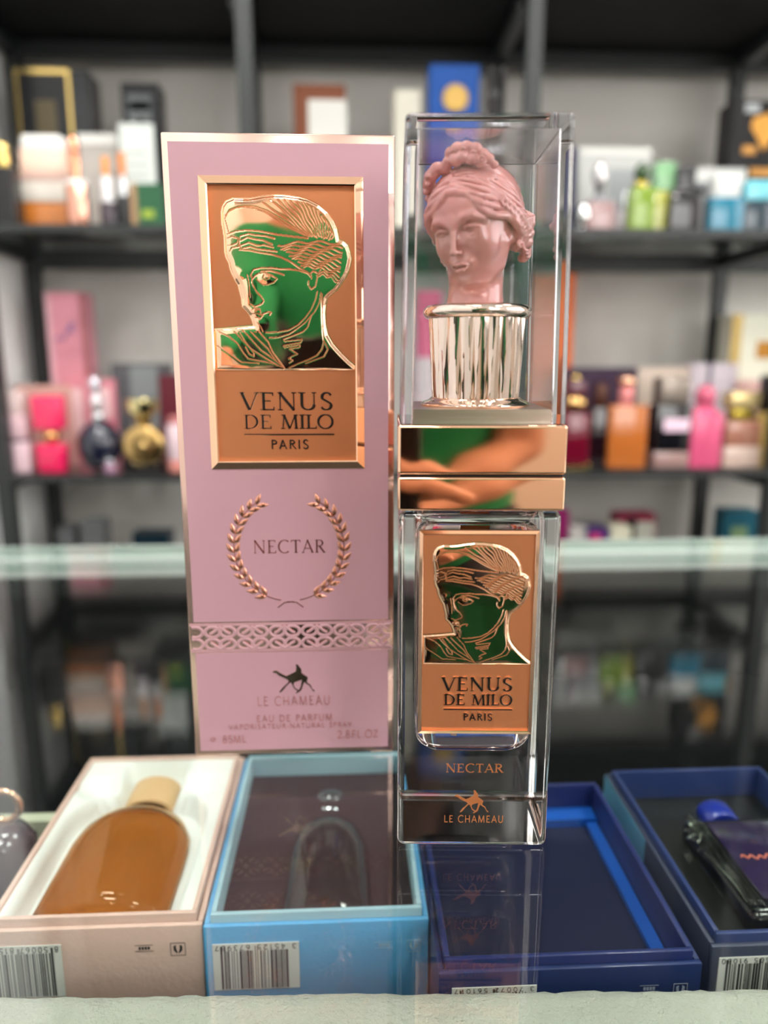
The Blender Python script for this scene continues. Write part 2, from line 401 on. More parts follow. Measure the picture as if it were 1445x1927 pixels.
def sculpt_bust(step=.0165):
    """classical female head; the unit is half a head. Returns verts, faces."""
    M = rotm('y', -7) @ rotm('z', -33) @ rotm('x', 13)      # head turned, bowed and tipped on an upright neck
    T = lambda p: M @ np.array(p, float)
    s = Sdf((-1.38, -1.25, -1.66), (1.3, 1.45, 1.6), step)
    def E(c, r, k=.02, cut=False, R=None): s.ell(T(c), r, k, M if R is None else M @ R, cut)
    def Tb(pts, rad, k=.02, cut=False): s.tube([T(p) for p in pts], rad, k, cut)
    # skull, face, jaw
    E((0, .15, .22), (.70, .86, .76), .02)
    E((0, -.22, -.18), (.56, .60, .80), .28)
    E((0, -.38, -.68), (.36, .38, .34), .22)
    E((0, -.62, -.90), (.165, .17, .14), .16)               # chin
    for x in (-1, 1):
        E((x * .31, -.50, -.30), (.20, .20, .24), .20)      # cheek
        Tb([(x * .46, -.10, -.40), (x * .38, -.22, -.72), (x * .16, -.52, -.93)], [.14, .12, .10], .16)   # jaw line
    E((0, -.56, .40), (.40, .22, .30), .22)                 # forehead
    # neck and its base (upright, not turned with the head)
    s.tube([(.04, .14, -.45), (.05, .16, -1.1), (.04, .15, -1.45)], [.50, .48, .50], .16)
    s.ell((.0, .12, -1.66), (.66, .60, .16), .22)
    # a tendon in the turned neck
    s.tube([(.30, .02, -.75), (.12, -.26, -1.50)], [.07, .05], .14)
    # eye sockets, brows, balls and lids
    for x in (-1, 1):
        E((x * .265, -.865, .02), (.165, .155, .12), .10, True)
        E((x * .10, -.88, -.04), (.06, .10, .12), .09, True)
        E((x * .262, -.615, -.015), (.15, .14, .12), .015)
        up = [(x * .12, -.695, -.045), (x * .17, -.745, .020), (x * .26, -.768, .052), (x * .35, -.725, .030), (x * .42, -.645, -.02)]
        lo = [(x * .12, -.69, -.05), (x * .19, -.732, -.085), (x * .28, -.737, -.10), (x * .36, -.70, -.075), (x * .42, -.64, -.03)]
        Tb(up, [.020, .030, .034, .030, .018], .012)
        Tb(lo, [.014, .022, .026, .022, .014], .012)
        Tb([(x * .13, -.735, .10), (x * .27, -.765, .135), (x * .41, -.67, .085)], [.012, .014, .012], .03, True)
        Tb([(x * .07, -.80, .12), (x * .20, -.80, .21), (x * .36, -.745, .215), (x * .48, -.62, .12)], [.04, .036, .032, .03], .12)
    # nose: straight from the brow
    Tb([(0, -.78, .22), (0, -.85, .02), (0, -.945, -.20), (0, -.995, -.315)], [.062, .050, .050, .052], .08)
    E((0, -.995, -.335), (.058, .062, .052), .04)
    for x in (-1, 1):
        E((x * .070, -.905, -.355), (.040, .065, .042), .045)
        E((x * .036, -.945, -.405), (.020, .035, .018), .015, True)
    # mouth
    E((0, -.74, -.56), (.20, .14, .13), .10)
    Tb([(0, -.905, -.455), (0, -.90, -.53)], [.018, .02], .03, True)
    for x in (-1, 1):
        Tb([(x * .015, -.925, -.558), (x * .07, -.922, -.548), (x * .115, -.88, -.578), (x * .145, -.84, -.602)], [.034, .036, .026, .010], .025)
        E((x * .165, -.84, -.61), (.016, .03, .016), .03, True)
    Tb([(-.105, -.865, -.645), (-.05, -.90, -.668), (.05, -.90, -.668), (.105, -.865, -.645)], [.022, .046, .046, .022], .03)
    Tb([(-.145, -.87, -.608), (-.07, -.945, -.602), (0, -.955, -.608), (.07, -.945, -.602), (.145, -.87, -.608)], [.008, .011, .012, .011, .008], .012, True)
    E((0, -.86, -.765), (.13, .06, .045), .08, True)
    # ------------------------------------------------ hair
    C = np.array((0, .16, .26)); Rr = np.array((.745, .90, .80))
    def shell(d, off=0.):
        d = np.array(d, float); d = d / np.linalg.norm(d)
        q = Rr + off
        if d[2] < 0: q = q * np.array((1 + .10 * min(1, -d[2] * 2), 1, 1.22))
        return C + d * q
    s.ell(T((0, .24, .34)), (.745, .84, .76), .05, M)
    rng = random.Random(4)
    NS = 15
    for sd in (-1, 1):
        for i in range(NS):
            u = i / (NS - 1)
            el = math.radians(27 + 74 * u)
            A = np.array((sd * .03, -math.cos(el), math.sin(el)))
            Mi = np.array((sd * 1.05, -.66 + 1.0 * u, .30 * u - .22 * (1 - u) ** 2))
            Mi2 = np.array((sd * (1.0 - .2 * u), .28 + .45 * u, -.85 + .95 * u))
            B = np.array((sd * .10, 1.0, -.42 + .22 * u))
            front = max(0, 1 - u / .42)
            pts = []; rad = []
            n = 26
            for j in range(n):
                t = j / (n - 1)
                w = [(1 - t) ** 3, 3 * t * (1 - t) ** 2, 3 * t * t * (1 - t), t ** 3]
                d = w[0] * A + w[1] * Mi + w[2] * Mi2 + w[3] * B
                d /= np.linalg.norm(d)
                amp = .022 + .050 * front
                ph = t * (15 + 5 * front) + i * 1.3
                tang = np.cross(d, Mi2 - A); tang /= np.linalg.norm(tang)
                d2 = d + tang * amp * math.sin(ph)
                off = -.005 + .05 * front + (.012 + .020 * front) * math.sin(ph * 1.3 + 1)
                pts.append(shell(d2, off)); rad.append((.036 + .042 * front) * (1 - .2 * t))
            Tb(pts, rad, .012)
            if i < NS - 1:
                # valley between neighbouring locks
                pass
    # rolled curls framing the temples and covering the ears
    for sd in (-1, 1):
        for j in range(11):
            a = j / 10
            p = shell((sd * (.84 + .2 * math.sin(a * 3)), -.42 + .66 * a, .10 - .85 * a), .05)
            E(p, (.085, .095, .08), .035)
            q = p + np.array((sd * .02, -.05, -.06))
            Tb([q + np.array((.0, .05 * math.cos(v), .05 * math.sin(v))) for v in np.linspace(0, 5.2, 8)], .026, .015)
    # low knot of curls behind the neck
    for j in range(17):
        a = j / 16 * math.tau * 2.1
        rr = .06 + .24 * (j / 16)
        p = np.array((rr * math.cos(a) * 1.8, .95 + .05 * math.sin(j * 2.1) - abs(rr*math.cos(a))*.35, -.20 + rr * math.sin(a) * 1.4))
        E(p, (.115, .13, .105), .03)
    E((0, .80, -.20), (.52, .30, .40), .10)
    for p, r in [((.66, .44, -.52), .13), ((.60, .50, -.66), .11), ((.52, .52, -.80), .10), ((.72, .46, -.36), .12), ((.74,.55,-.2),.11)]:
        E(p, (r, r, r * .9), .03); E((-p[0], p[1], p[2]), (r, r, r * .9), .03)
    for sd in (-1, 1):
        E((sd * .58, .30, -.30), (.20, .34, .36), .10)
        for k in range(9):                                   # curls hanging over and behind the ear
            x = sd * (.78 - .025 * (k % 3) - .02 * k); y = -.02 + .11 * (k % 5); z = -.12 - .075 * k
            c = np.array((x, y, z))
            Tb([c + np.array((sd * .012 * v, .062 * math.cos(v), .062 * math.sin(v))) for v in np.linspace(k, k + 5.2, 9)], .034, .015)
        for k in range(6):
            Tb([(sd * (.70 - .02 * k) , .02 + .10 * k, .10), (sd * .80, .06 + .10 * k + .03, -.10), (sd * .76, .04 + .10 * k, -.28), (sd * .70, .08 + .09 * k, -.46), (sd * .60, .10 + .08 * k, -.60)], [.05, .055, .05, .05, .035], .02)
    # bow of hair tied on the crown: two loops and a centre of curls
    bow = [(-.64, -.16, .72), (-.58, -.26, .86), (-.47, -.30, 1.00), (-.34, -.26, 1.10), (-.20, -.24, 1.08), (-.12, -.26, 1.17)]
    Tb(bow, [.07, .095, .115, .12, .105, .09], .05)
    for x, y, z, r in [(-.04, -.20, 1.28, .13), (.10, -.26, 1.33, .12), (.06, -.32, 1.16, .12), (.24, -.22, 1.31, .12), (.20, -.34, 1.18, .10),
                       (.37, -.18, 1.25, .12), (.34, -.30, 1.11, .10), (.47, -.14, 1.14, .10), (.54, -.12, 1.05, .095), (.44, -.24, 1.02, .09),
                       (.60, -.08, .93, .07), (.0, -.06, 1.22, .16), (.25, -.04, 1.20, .17)]:
        E((x, y, z), (r, r * .95, r), .03)
    for cx, cz, r in [(.06, 1.27, .055), (.25, 1.27, .05), (.40, 1.18, .05), (.52, 1.07, .04), (.14, 1.14, .045), (.30, 1.10, .045)]:
        Tb([(cx + r * math.cos(v), -.39 + .02 * v / 5 + abs(cx - .2) * .2, cz + r * math.sin(v)) for v in np.linspace(.4, 5.6, 9)], .022, .012)
    for x, y, z, r in [(-.62, -.30, .76, .06), (-.66, -.20, .64, .065), (-.68, -.16, .54, .055), (-.52, -.38, .88, .05), (-.44, -.40, 1.0, .045)]:
        E((x, y, z), (r, r, r), .02)
    # two ridges of the ribbon under the bow
    for el in (44, 50, 57):
        pts = [shell((math.sin(a) * 1.0, -math.cos(a) * math.cos(math.radians(el)), math.sin(math.radians(el)) * (1 - .12 * abs(math.sin(a)))), .015) for a in np.linspace(-1.1, 1.1, 15)]
        Tb(pts, .024, .02)
    V, F = s.mesh()
    return V, F
# ================================================================ the shop
M_wall = mat('wall_paint', srgb(226, 222, 216), .7, bump=(60, .1))
M_back = mat('wall_paint_grey', srgb(200, 197, 192), .75, bump=(60, .1))
M_ceil = mat('ceiling_paint', srgb(235, 235, 232), .8)
M_floor = mat('floor_tile', srgb(95, 92, 88), .35)
M_black = mat('black_steel', srgb(36, 40, 40), .38, bump=(900, .15))
M_blk = mat('black_laminate', srgb(13, 14, 15), .6, spec=.2)
M_lamp = mat('lamp_panel', (1, .97, .93, 1), .5, emit=PANEL_W)
M_white = mat('white_plastic', srgb(225, 226, 224), .4)
X0, X1, Y0, Y1 = -.570, 2.7, -3.1, 1.445
def slab(name, a, b, m):
    q = MB(); q.box(a, b); return struct(q.build(name, m))
slab('floor', (X0 - .1, Y0 - .1, FLOOR - .1), (X1 + .1, Y1 + .1, FLOOR), M_floor)
slab('ceiling', (X0 - .1, Y0 - .1, CEIL), (X1 + .1, Y1 + .1, CEIL + .1), M_ceil)
slab('wall_left', (X0 - .1, Y0, FLOOR), (X0, Y1, CEIL), mat('wall_paint_white', srgb(246, 247, 246), .7))
slab('wall_right', (X1, Y0, FLOOR), (X1 + .1, Y1, CEIL), M_wall)
slab('wall_back', (X0 - .1, Y1, FLOOR), (X1 + .1, Y1 + .1, CEIL), M_back)
slab('wall_front', (X0 - .1, Y0 - .1, FLOOR), (X1 + .1, Y0, CEIL), mat('wall_paint_beige', srgb(214, 200, 186), .7))
for i, (x, y, sx, sy) in enumerate(PANELS):
    t = thing('ceiling_lamp', 'square white flush ceiling lamp panel, ' + ['over the customer side near the left wall', 'over the customer side towards the right wall', 'between counter and shelves near the left wall', 'between counter and shelves towards the right wall', 'at the shop front near the left wall', 'at the shop front towards the right wall'][i], 'lamp', (x, y, CEIL), group='ceiling lamp panels')
    q = MB(); q.box((x - sx / 2, y - sy / 2, CEIL - .012), (x + sx / 2, y + sy / 2, CEIL - .008)); q.build('diffuser', M_lamp, t)
    q = MB()
    for a, b in (((-sx / 2 - .012, -sy / 2 - .012), (sx / 2 + .012, -sy / 2)), ((-sx / 2 - .012, sy / 2), (sx / 2 + .012, sy / 2 + .012)),
                 ((-sx / 2 - .012, -sy / 2), (-sx / 2, sy / 2)), ((sx / 2, -sy / 2), (sx / 2 + .012, sy / 2))):
        q.box((x + a[0], y + a[1], CEIL - .014), (x + b[0], y + b[1], CEIL))
    q.build('frame', M_white, t)

# black ceiling spotlights: first added to brighten the left wall, last added for highlights
for k, (sp, aim, ang, lab) in enumerate((((.55, .62, CEIL - .09), (X0, 1.25, .25), 40, 'small black ceiling spotlight added to brighten the left wall'),
                                 ((-.36, .08, CEIL - .09), (.15, 1.3, .15), 95, 'small black ceiling spotlight near the left wall aimed at the shelves'),
                                 ((.95, -.15, CEIL - .09), (.35, 1.3, .15), 95, 'small black ceiling spotlight on the right added for highlights on the shelves'))):
    sp = Vector(sp); aim = Vector(aim)
    t = thing('ceiling_spotlight', lab, 'lamp', (sp.x, sp.y, CEIL))
    q = MB(); q.lathe([(.03, CEIL - .012), (.03, CEIL)], 24, (sp.x, sp.y, 0)); q.lathe([(.006, CEIL - .06), (.006, CEIL - .012)], 12, (sp.x, sp.y, 0)); q.build('mount', M_black, t)
    q = MB(); q.lathe([(.036, 0), (.036, .09), (.034, .09), (.034, .01), (.0005, .009)], 32)
    o = q.build('lamp_can', M_black, t, W=False); o.rotation_euler = (aim - sp).to_track_quat('Z', 'Y').to_euler(); o.location = (0, 0, -.10)
    ld = bpy.data.lights.new('spot', 'SPOT'); ld.energy = SPOT_W[k]; ld.spot_size = math.radians(ang); ld.spot_blend = .8; ld.shadow_soft_size = .03; ld.color = (1, .98, .95)
    lo = bpy.data.objects.new('spot_light', ld); COL.objects.link(lo); lo.location = sp + (aim - sp).normalized() * .10; lo.rotation_euler = (aim - sp).to_track_quat('-Z', 'Y').to_euler()
# the shop's front window: daylight
WX0, WX1, WZ0, WZ1 = .95, 2.6, .10, 1.62
q = MB(); q.box((WX0, Y0 + .004, WZ0), (WX1, Y0 + .010, WZ1)); win = struct(q.build('window_1', mat('daylight_pane', (1, .985, .96, 1), .5, emit=WINDOW_L)))
q = MB(); 
for a, b in (((WX0 - .05, WZ0 - .05), (WX1 + .05, WZ0)), ((WX0 - .05, WZ1), (WX1 + .05, WZ1 + .05)), ((WX0 - .05, WZ0), (WX0, WZ1)), ((WX1, WZ0), (WX1 + .05, WZ1)), ((1.75, WZ0), (1.79, WZ1))):
    q.box((a[0], Y0, a[1]), (b[0], Y0 + .03, b[1]))
q.build('window_frame', M_black, win)
RY0, RY1 = -1.6, .9
q = MB(); q.box((X1 - .010, RY0, WZ0), (X1 - .004, RY1, WZ1)); win2 = struct(q.build('added_window', mat('side_fill_pane', (1, .985, .96, 1), .5, emit=WINDOW_L * .8)))  # glowing side window, added to brighten the left wall
q = MB()
for a, b in (((RY0 - .05, WZ0 - .05), (RY1 + .05, WZ0)), ((RY0 - .05, WZ1), (RY1 + .05, WZ1 + .05)), ((RY0 - .05, WZ0), (RY0, WZ1)), ((RY1, WZ0), (RY1 + .05, WZ1)), ((-.37, WZ0), (-.33, WZ1))):
    q.box((X1 - .03, a[0], a[1]), (X1, b[0], b[1]))
q.build('window_frame', M_black, win2)  # frame of the added side window
# ================================================================ the glass display counter
M_pane = sheet_glass('counter_glass', (.97, .99, .98, 1), .06)
M_edge = mat('ground_glass_edge', srgb(218, 234, 226), .25)
M_alu = mat('brushed_rail', srgb(240, 247, 243), .3)
M_teal = mat('teal_seal', srgb(120, 165, 152), .4)
M_felt = mat('white_felt', srgb(168, 172, 160), .95, bump=(700, 1.2))
CX0, CX1, CY0, CY1 = -.56, .95, .03, .604
FELT_Z = -.0492
ct = thing('display_counter', 'glass topped display counter with pale rail and black interior', 'counter', (.15, .3, FLOOR))
q = MB(); q.box((CX0, CY0 - .1, -.008), (CX1, CY1, 0)); pane = q.build('glass_top', M_pane, ct)
q = MB(); q.box((CX0, CY1, -.0085), (CX1, CY1 + .0015, .0)); q.build('ground_edge', M_edge, ct)
q = MB(); q.box((CX0, CY1 - .008, -.0145), (CX1, CY1 + .004, -.0088), 0); q.box((CX0, CY1 - .009, -.0165), (CX1, CY1 + .003, -.0146), 1); q.box((CX0, CY1 - .010, -.0235), (CX1, CY1 + .004, -.0166), 0)
q.build('rear_rail', [M_alu, M_teal], ct)
q = MB()
q.box((CX0, CY0 - .1, FLOOR), (CX1, CY1, -.16))                      # carcass with its black deck
q.box((CX0, CY1 - .004, -.16), (CX1, CY1 + .002, -.024))              # rear sliding panel
q.box((CX0 - .004, CY0 - .1, FLOOR), (CX0, CY1, -.001)); q.box((CX1, CY0 - .1, FLOOR), (CX1 + .004, CY1, -.001))
q.box((CX0, CY0 - .104, FLOOR), (CX1, CY0 - .1, -.001))
q.build('cabinet', M_blk, ct)
q = MB(); q.box((CX0 + .005, .209, -.106), (CX1 - .005, .55, -.100)); q.build('inner_shelf', mat('black_cloth', srgb(6, 7, 8), .8, spec=.1), ct)
for x in (CX0 + .05, CX1 - .06):
    q = MB(); q.box((x, .21, -.16), (x + .01, .54, -.106)); q.build('shelf_bracket', M_black, ct)
# felt covered front bed inside the case
q = MB(); rng = random.Random(3)
yb = .2065; F0 = .152; nx, ny = 460, 44
import mathutils
v = []; f = []
for j in range(ny):
    for i in range(nx):
        x = CX0 + .006 + (CX1 - CX0 - .012) * i / (nx - 1)
        u = min(1, j / (ny - 9) * .85) if j < ny - 8 else .85 + .15 * (j - ny + 9) / 8
        yb = .2078 - .037 * x
        y = F0 + (yb - F0) * u if u < .85 else F0 + (yb - F0) * .85 + (yb - F0) * .15 * math.sin((u - .85) / .15 * math.pi / 2)
        drop = 0 if u < .85 else -.006 * (1 - math.cos((u - .85) / .15 * math.pi / 2)) 
        nz_ = mathutils.noise.noise((x * 420, y * 420, 1)) * .0007 + mathutils.noise.noise((x * 90, y * 90, 5)) * .0006
        fu = mathutils.noise.noise((x * 900, 3.3, 0)) * .0012 if u > .96 else 0
        v.append((x, y + fu, FELT_Z + drop + nz_))
for j in range(ny - 1):
    for i in range(nx - 1):
        a = j * nx + i; f.append((a, a + 1, a + nx + 1, a + nx))
k = len(v)
v += [(CX0 + .006, F0, -.16), (CX1 - .006, F0, -.16), (CX1 - .006, v[nx * ny - 1][1], -.16), (CX0 + .006, v[nx * (ny - 1)][1], -.16)]
f += [(k, k + 1, nx - 1, 0), (k + 1, k + 2, nx * ny - 1, nx - 1), (k + 2, k + 3, nx * (ny - 1), nx * ny - 1), (k + 3, k, 0, nx * (ny - 1)), (k, k + 3, k + 2, k + 1)]
q.add(v, f)
q.build('felt_bed', M_felt, ct, smooth=50)['label'] = 'off-white fuzzy felt bed in front of the open boxes'
# ================================================================ metals and the relief shared by carton and bottle
M_foil = mat('rose_foil', srgb(238, 200, 186), .16, 1.0)
M_gold = mat('polished_rose_gold', srgb(248, 200, 166), .045, 1.0)
M_satin = mat('satin_rose_gold', srgb(170, 108, 72), .28, 1.0, bump=(9000, .35))
M_ink = mat('black_enamel', srgb(22, 16, 14), .3)
M_pink = mat('pink_card', srgb(180, 138, 149), .42, coat=.15)
M_tone = mat('rose_foil_print', srgb(196, 128, 122), .22, 1.0)
M_leaf = mat('rose_gold_leaf', srgb(214, 150, 128), .20, 1.0)

OUT = [(190,270),(215,235),(270,212),(350,215),(430,212),(520,195),(620,185),(720,190),(820,205),(900,225),(980,265),(1050,325),(1100,395),(1130,460),(1145,530),(1150,560),(1190,575),(1225,605),(1240,650),(1252,710),(1240,770),(1225,820),(1200,870),(1160,930),(1130,970),(1080,1010),(1050,1040),(1035,1100),(1030,1180),(1035,1270),(1055,1360),(1100,1440),(1170,1520),(1240,1590),(1300,1640),(1300,1655),(1050,1643),(700,1652),(400,1652),(130,1648),(118,1320),(250,1310),(400,1295),(455,1290),(440,1235),(420,1185),(390,1145),(355,1110),(350,1050),(335,990),(320,930),(290,880),(265,830),(250,790),(240,740),(215,690),(205,640),(205,560),(195,480),(180,400),(178,320)]
LN = [
 [(195,375),(225,320),(290,285),(370,275),(450,285),(540,315),(640,375),(740,440),(830,485),(905,520)],
 [(200,350),(240,300),(310,272),(390,265),(460,272),(560,308),(660,368),(760,432),(905,505)],
 [(215,505),(230,500),(290,480),(380,470),(470,475),(560,490),(640,505),(760,520),(900,535)], [(230,500),(215,440),(200,390)],
 [(215,540),(260,525),(310,540),(300,580),(250,600),(220,600)], [(235,650),(260,620),(320,610),(310,590)],
 [(330,520),(400,500),(460,512),(540,518),(620,540)], [(330,560),(390,530),(450,545),(520,555),(600,590)],
 [(330,600),(400,575),(470,600),(530,595),(610,615)], [(320,540),(318,590),(335,625)], [(345,625),(410,610),(480,630),(560,640),(640,650)],
 [(320,635),(400,640),(500,660),(600,675),(680,700),(760,740),(830,790),(920,840)],
 [(430,880),(415,850),(440,805),(500,790),(600,790),(680,800),(750,800),(830,810),(900,835),(930,870)],
 [(425,895),(450,860),(480,840),(540,832),(600,855),(640,882)], [(470,895),(520,935),(560,932),(610,915),(640,882)], [(530,850),(520,875),(545,890),(575,880),(570,855)],
 [(500,820),(580,812),(660,835),(700,850)],
 [(425,860),(430,920),(460,990),(500,1030),(525,1070),(510,1095)], [(410,1100),(450,1118),(500,1100)], [(385,850),(400,920),(410,1040)],
 [(420,1150),(450,1130),(490,1140),(500,1170)], [(430,1180),(470,1175),(520,1190),(500,1215),(450,1210)], [(520,1180),(560,1165),(590,1170),(575,1190)],
 [(470,1250),(500,1290),(515,1330)],
 [(905,900),(905,940),(930,970),(965,945),(975,900),(985,850),(1010,800)], [(930,880),(925,830),(945,815)],
 [(980,990),(965,1060),(930,1140),(880,1210),(820,1270),(740,1315),(640,1335),(540,1340)],
 [(1010,1000),(1000,1080),(960,1160),(880,1250),(800,1310),(740,1350),(640,1380),(570,1385)],
 [(930,1190),(900,1290),(860,1330),(760,1370),(690,1395),(700,1412),(850,1395),(840,1420),(690,1450),(700,1465),(830,1440),(830,1462),(740,1475),(810,1520),(760,1540),(735,1560),(770,1575),(740,1595)],
 [(1020,1010),(1020,1200),(1025,1300),(1035,1420),(1020,1480),(980,1530),(900,1570),(820,1600),(740,1635)],
 [(1045,1420),(1070,1480),(1040,1540),(960,1570),(880,1600)],
 [(150,1330),(230,1370),(300,1430),(350,1510),(390,1560),(480,1580),(600,1600),(700,1640)],
 [(280,1330),(340,1400),(420,1480),(540,1560),(640,1620)], [(350,1320),(420,1400),(500,1490),(600,1560),(680,1620)],
 [(410,1330),(480,1400),(560,1480),(620,1570)], [(480,1330),(560,1420),(600,1510),(700,1645)], [(130,1450),(220,1510),(330,1590),(480,1600)],
 [(320,1340),(370,1420),(440,1510),(440,1540),(400,1520),(370,1460)]]
for k in range(12):
    A = np.array((650 + 24 * k, 600 + 20 * k)); B = np.array((1195 - 3 * k, 590 + 30 * k)); L = []
    if k > 9: A += (60, 30)
    for i in range(22):
        u = i / 21; p = A + (B - A) * u
        L.append((p[0], p[1] - 26 * math.sin(u * math.pi) + 11 * math.sin(u * 17 + k * 1.7)))
    LN.append(L)
for k, (x, y) in enumerate([(520, 232), (580, 205), (640, 212), (700, 208), (760, 215), (815, 225), (865, 238), (905, 252), (945, 275), (985, 300), (1020, 335), (1050, 375), (1075, 415), (1095, 455)]):
    B = (880 + 17 * k, 505 + 3 * k); L = []
    for i in range(14):
        u = i / 13
        L.append((x + (B[0] - x) * u + 14 * math.sin(u * math.pi) + 5 * math.sin(u * 12 + k), y + (B[1] - y) * u + 8 * math.sin(u * 9 + k * 2)))
    LN.append(L)

YB = .2672                                       # front of the carton
def rp(p):                                       # traced point -> carton front, metres
    a = on_y(380 + p[0] / 4.516, 330 + p[1] / 4.516, YB); return (a.x, a.z)
PL, PR = rp((122, 1650))[0], rp((1300, 1650))[0]
PZ, PT = rp((700, 1652))[1], rp((700, 84))[1]
PW = PR - PL
def nrm(p):
    a = rp(p); return ((a[0] - PL) / PW, (a[1] - PZ) / PW)

def relief_mesh():
    """bust relief; width 1, sunk satin ground at y=0, figure raised towards -y"""
    NX = 250; HT = (PT - PZ) / PW; NZ = int(NX * HT)
    xs = np.linspace(0, 1, NX); zs = np.linspace(0, HT, NZ)
    X, Z = np.meshgrid(xs, zs)
    def dist(poly, closed, rad):
        D = np.full(X.shape, 9.); n = len(poly)
        for i in range(n if closed else n - 1):
            a = np.array(poly[i]); b = np.array(poly[(i + 1) % n])
            i0 = max(0, int((min(a[0], b[0]) - rad) * (NX - 1))); i1 = min(NX, int((max(a[0], b[0]) + rad) * (NX - 1)) + 2)
            j0 = max(0, int((min(a[1], b[1]) - rad) / HT * (NZ - 1))); j1 = min(NZ, int((max(a[1], b[1]) + rad) / HT * (NZ - 1)) + 2)
            if i1 <= i0 or j1 <= j0: continue
            x = X[j0:j1, i0:i1]; z = Z[j0:j1, i0:i1]; ab = b - a
            t = np.clip(((x - a[0]) * ab[0] + (z - a[1]) * ab[1]) / max(ab @ ab, 1e-12), 0, 1)
            D[j0:j1, i0:i1] = np.minimum(D[j0:j1, i0:i1], np.hypot(x - a[0] - t * ab[0], z - a[1] - t * ab[1]))
        return D
    P = [nrm(p) for p in OUT]
    P = [(min(max(a, -.01), 1.01), min(max(b, -.01), HT)) for a, b in P]
    ins = np.zeros(X.shape, bool)
    for i in range(len(P)):
        (x1, z1), (x2, z2) = P[i], P[(i + 1) % len(P)]
        if z1 == z2: continue
        c = ((z1 > Z) != (z2 > Z)) & (X < (x2 - x1) * (Z - z1) / (z2 - z1) + x1); ins ^= c
    D = dist(P, True, .06); sd = np.where(ins, D, -D)
    ramp = np.clip((sd + .012) / .022, 0, 1); H = ramp * ramp * (3 - 2 * ramp) * .013
    line = np.full(X.shape, 9.)
    for L in LN: line = np.minimum(line, dist([nrm(p) for p in L], False, .02))
    lm = np.clip(1 - line / .0048, 0, 1)
    H -= lm * .0013 * (sd > 0)
    def bump(p, r, a, e=1.):
        x, z = nrm(p); return a * np.exp(-(((X - x) / r) ** 2 + ((Z - z) / (r * e)) ** 2))
    face = bump((400, 960), .035, .005, 2.6) + bump((545, 880), .05, .004, .6) + bump((440, 1170), .03, .005, .8) + bump((480, 1260), .04, .005)
    face += bump((330, 850), .04, .003) + bump((700, 1000), .22, .006, 1.5) + bump((420, 700), .25, .005, .7)
    face += bump((430, 400), .25, .006, .6) + bump((850, 1480), .16, .004) + bump((250, 1500), .15, .006)
    H += face * np.clip(sd / .03, 0, 1)
    co = np.stack([X, -H, Z], -1).reshape(-1, 3)
    j, i = np.meshgrid(np.arange(NZ - 1), np.arange(NX - 1), indexing='ij'); a = (j * NX + i).ravel()
    F = np.stack([a, a + 1, a + NX + 1, a + NX], 1)
    mi = ((sd > -.016) & ~((lm > .25) & (sd > .004))).astype(int)[:-1, :-1].ravel()
    me = bpy.data.meshes.new('relief'); me.from_pydata(co.tolist(), [], F.tolist()); me.update()
    me.materials.append(M_satin); me.materials.append(M_gold)
    me.polygons.foreach_set('material_index', mi); me.polygons.foreach_set('use_smooth', [True] * len(F))
    return me, HT
RELIEF, RH = relief_mesh()
def place_relief(root, x, y, z, wdt, W, hgt=None):
    o = bpy.data.objects.new('bust_relief', RELIEF); COL.objects.link(o); o.parent = root
    o.location = (x, y, z); o.scale = (wdt, wdt, (hgt or wdt * RH) / RH)
    if W: o.matrix_parent_inverse = Matrix.Translation(root.location).inverted()
    o['label'] = 'polished raised profile head with engraved hair lines'
    return o

def frame_ring(q, x0, z0, x1, z1, wd, y, rise, mi=0):
    """bevelled picture-frame ring standing towards -y"""
    prof = [(0, 0), (0, rise * .25), (wd * .84, rise), (wd, rise * .85), (wd, 0)]
    v = []; f = []
    for o_, h in prof:
        v += [(x0 + o_, y - h, z0 + o_), (x1 - o_, y - h, z0 + o_), (x1 - o_, y - h, z1 - o_), (x0 + o_, y - h, z1 - o_)]
    for i in range(len(prof) - 1):
        for k in range(4):
            f.append((i * 4 + k, i * 4 + (k + 1) % 4, (i + 1) * 4 + (k + 1) % 4, (i + 1) * 4 + k))
    q.add(v, f, mi)

CAMEL = [(215,320),(250,303),(300,300),(330,325),(400,365),(470,400),(540,370),(610,335),(640,320),(650,250),(640,205),(660,185),(680,205),(740,280),(745,350),(800,390),(860,430),(855,460),(840,500),(850,530),(910,570),(940,640),(990,680),(960,688),(925,640),(890,580),(830,545),(795,515),(775,560),(750,640),(730,672),(650,718),(640,705),(700,655),(730,600),(745,520),(750,475),(690,490),(610,520),(600,560),(630,620),(700,665),(690,682),(615,635),(578,560),(560,520),(530,520),(470,580),(400,665),(350,697),(343,685),(400,610),(470,550),(520,500),(490,460),(420,430),(330,385),(290,345),(250,335)]

# ================================================================ the pink carton
bx0, bx1 = -.0604, .0168
BH = .2248; BD = .052
tb = .0022                                        # the foil border's width
carton = thing('perfume_carton', 'tall pink perfume carton with rose gold plaque and laurel wreath standing on the counter', 'carton', ((bx0 + bx1) / 2, YB + BD / 2, 0))
q = MB(); q.rbox((bx0, YB, .0006), (bx1, YB + BD, BH), .0007, 2)
q.box((bx0 + .0006, YB + .0008, 0), (bx0 + .009, YB + .012, .0008)); q.box((bx1 - .009, YB + .0008, 0), (bx1 - .0006, YB + .012, .0008))
q.build('carton_body', M_foil, carton, smooth=40)
fz = lambda py, px=545: on_y(px, py, YB).z
fx = lambda px, py: on_y(px, py, YB).x
zb0, zb1 = fz(1226), fz(1168)                     # knotwork band
q = MB()
q.box((bx0 + tb, YB - .00012, zb1), (bx1 - tb, YB + .0002, BH - .0030))
q.box((bx0 + tb, YB - .00012, .0026), (bx1 - tb, YB + .0002, zb0))
q.build('pink_panel', M_pink, carton)
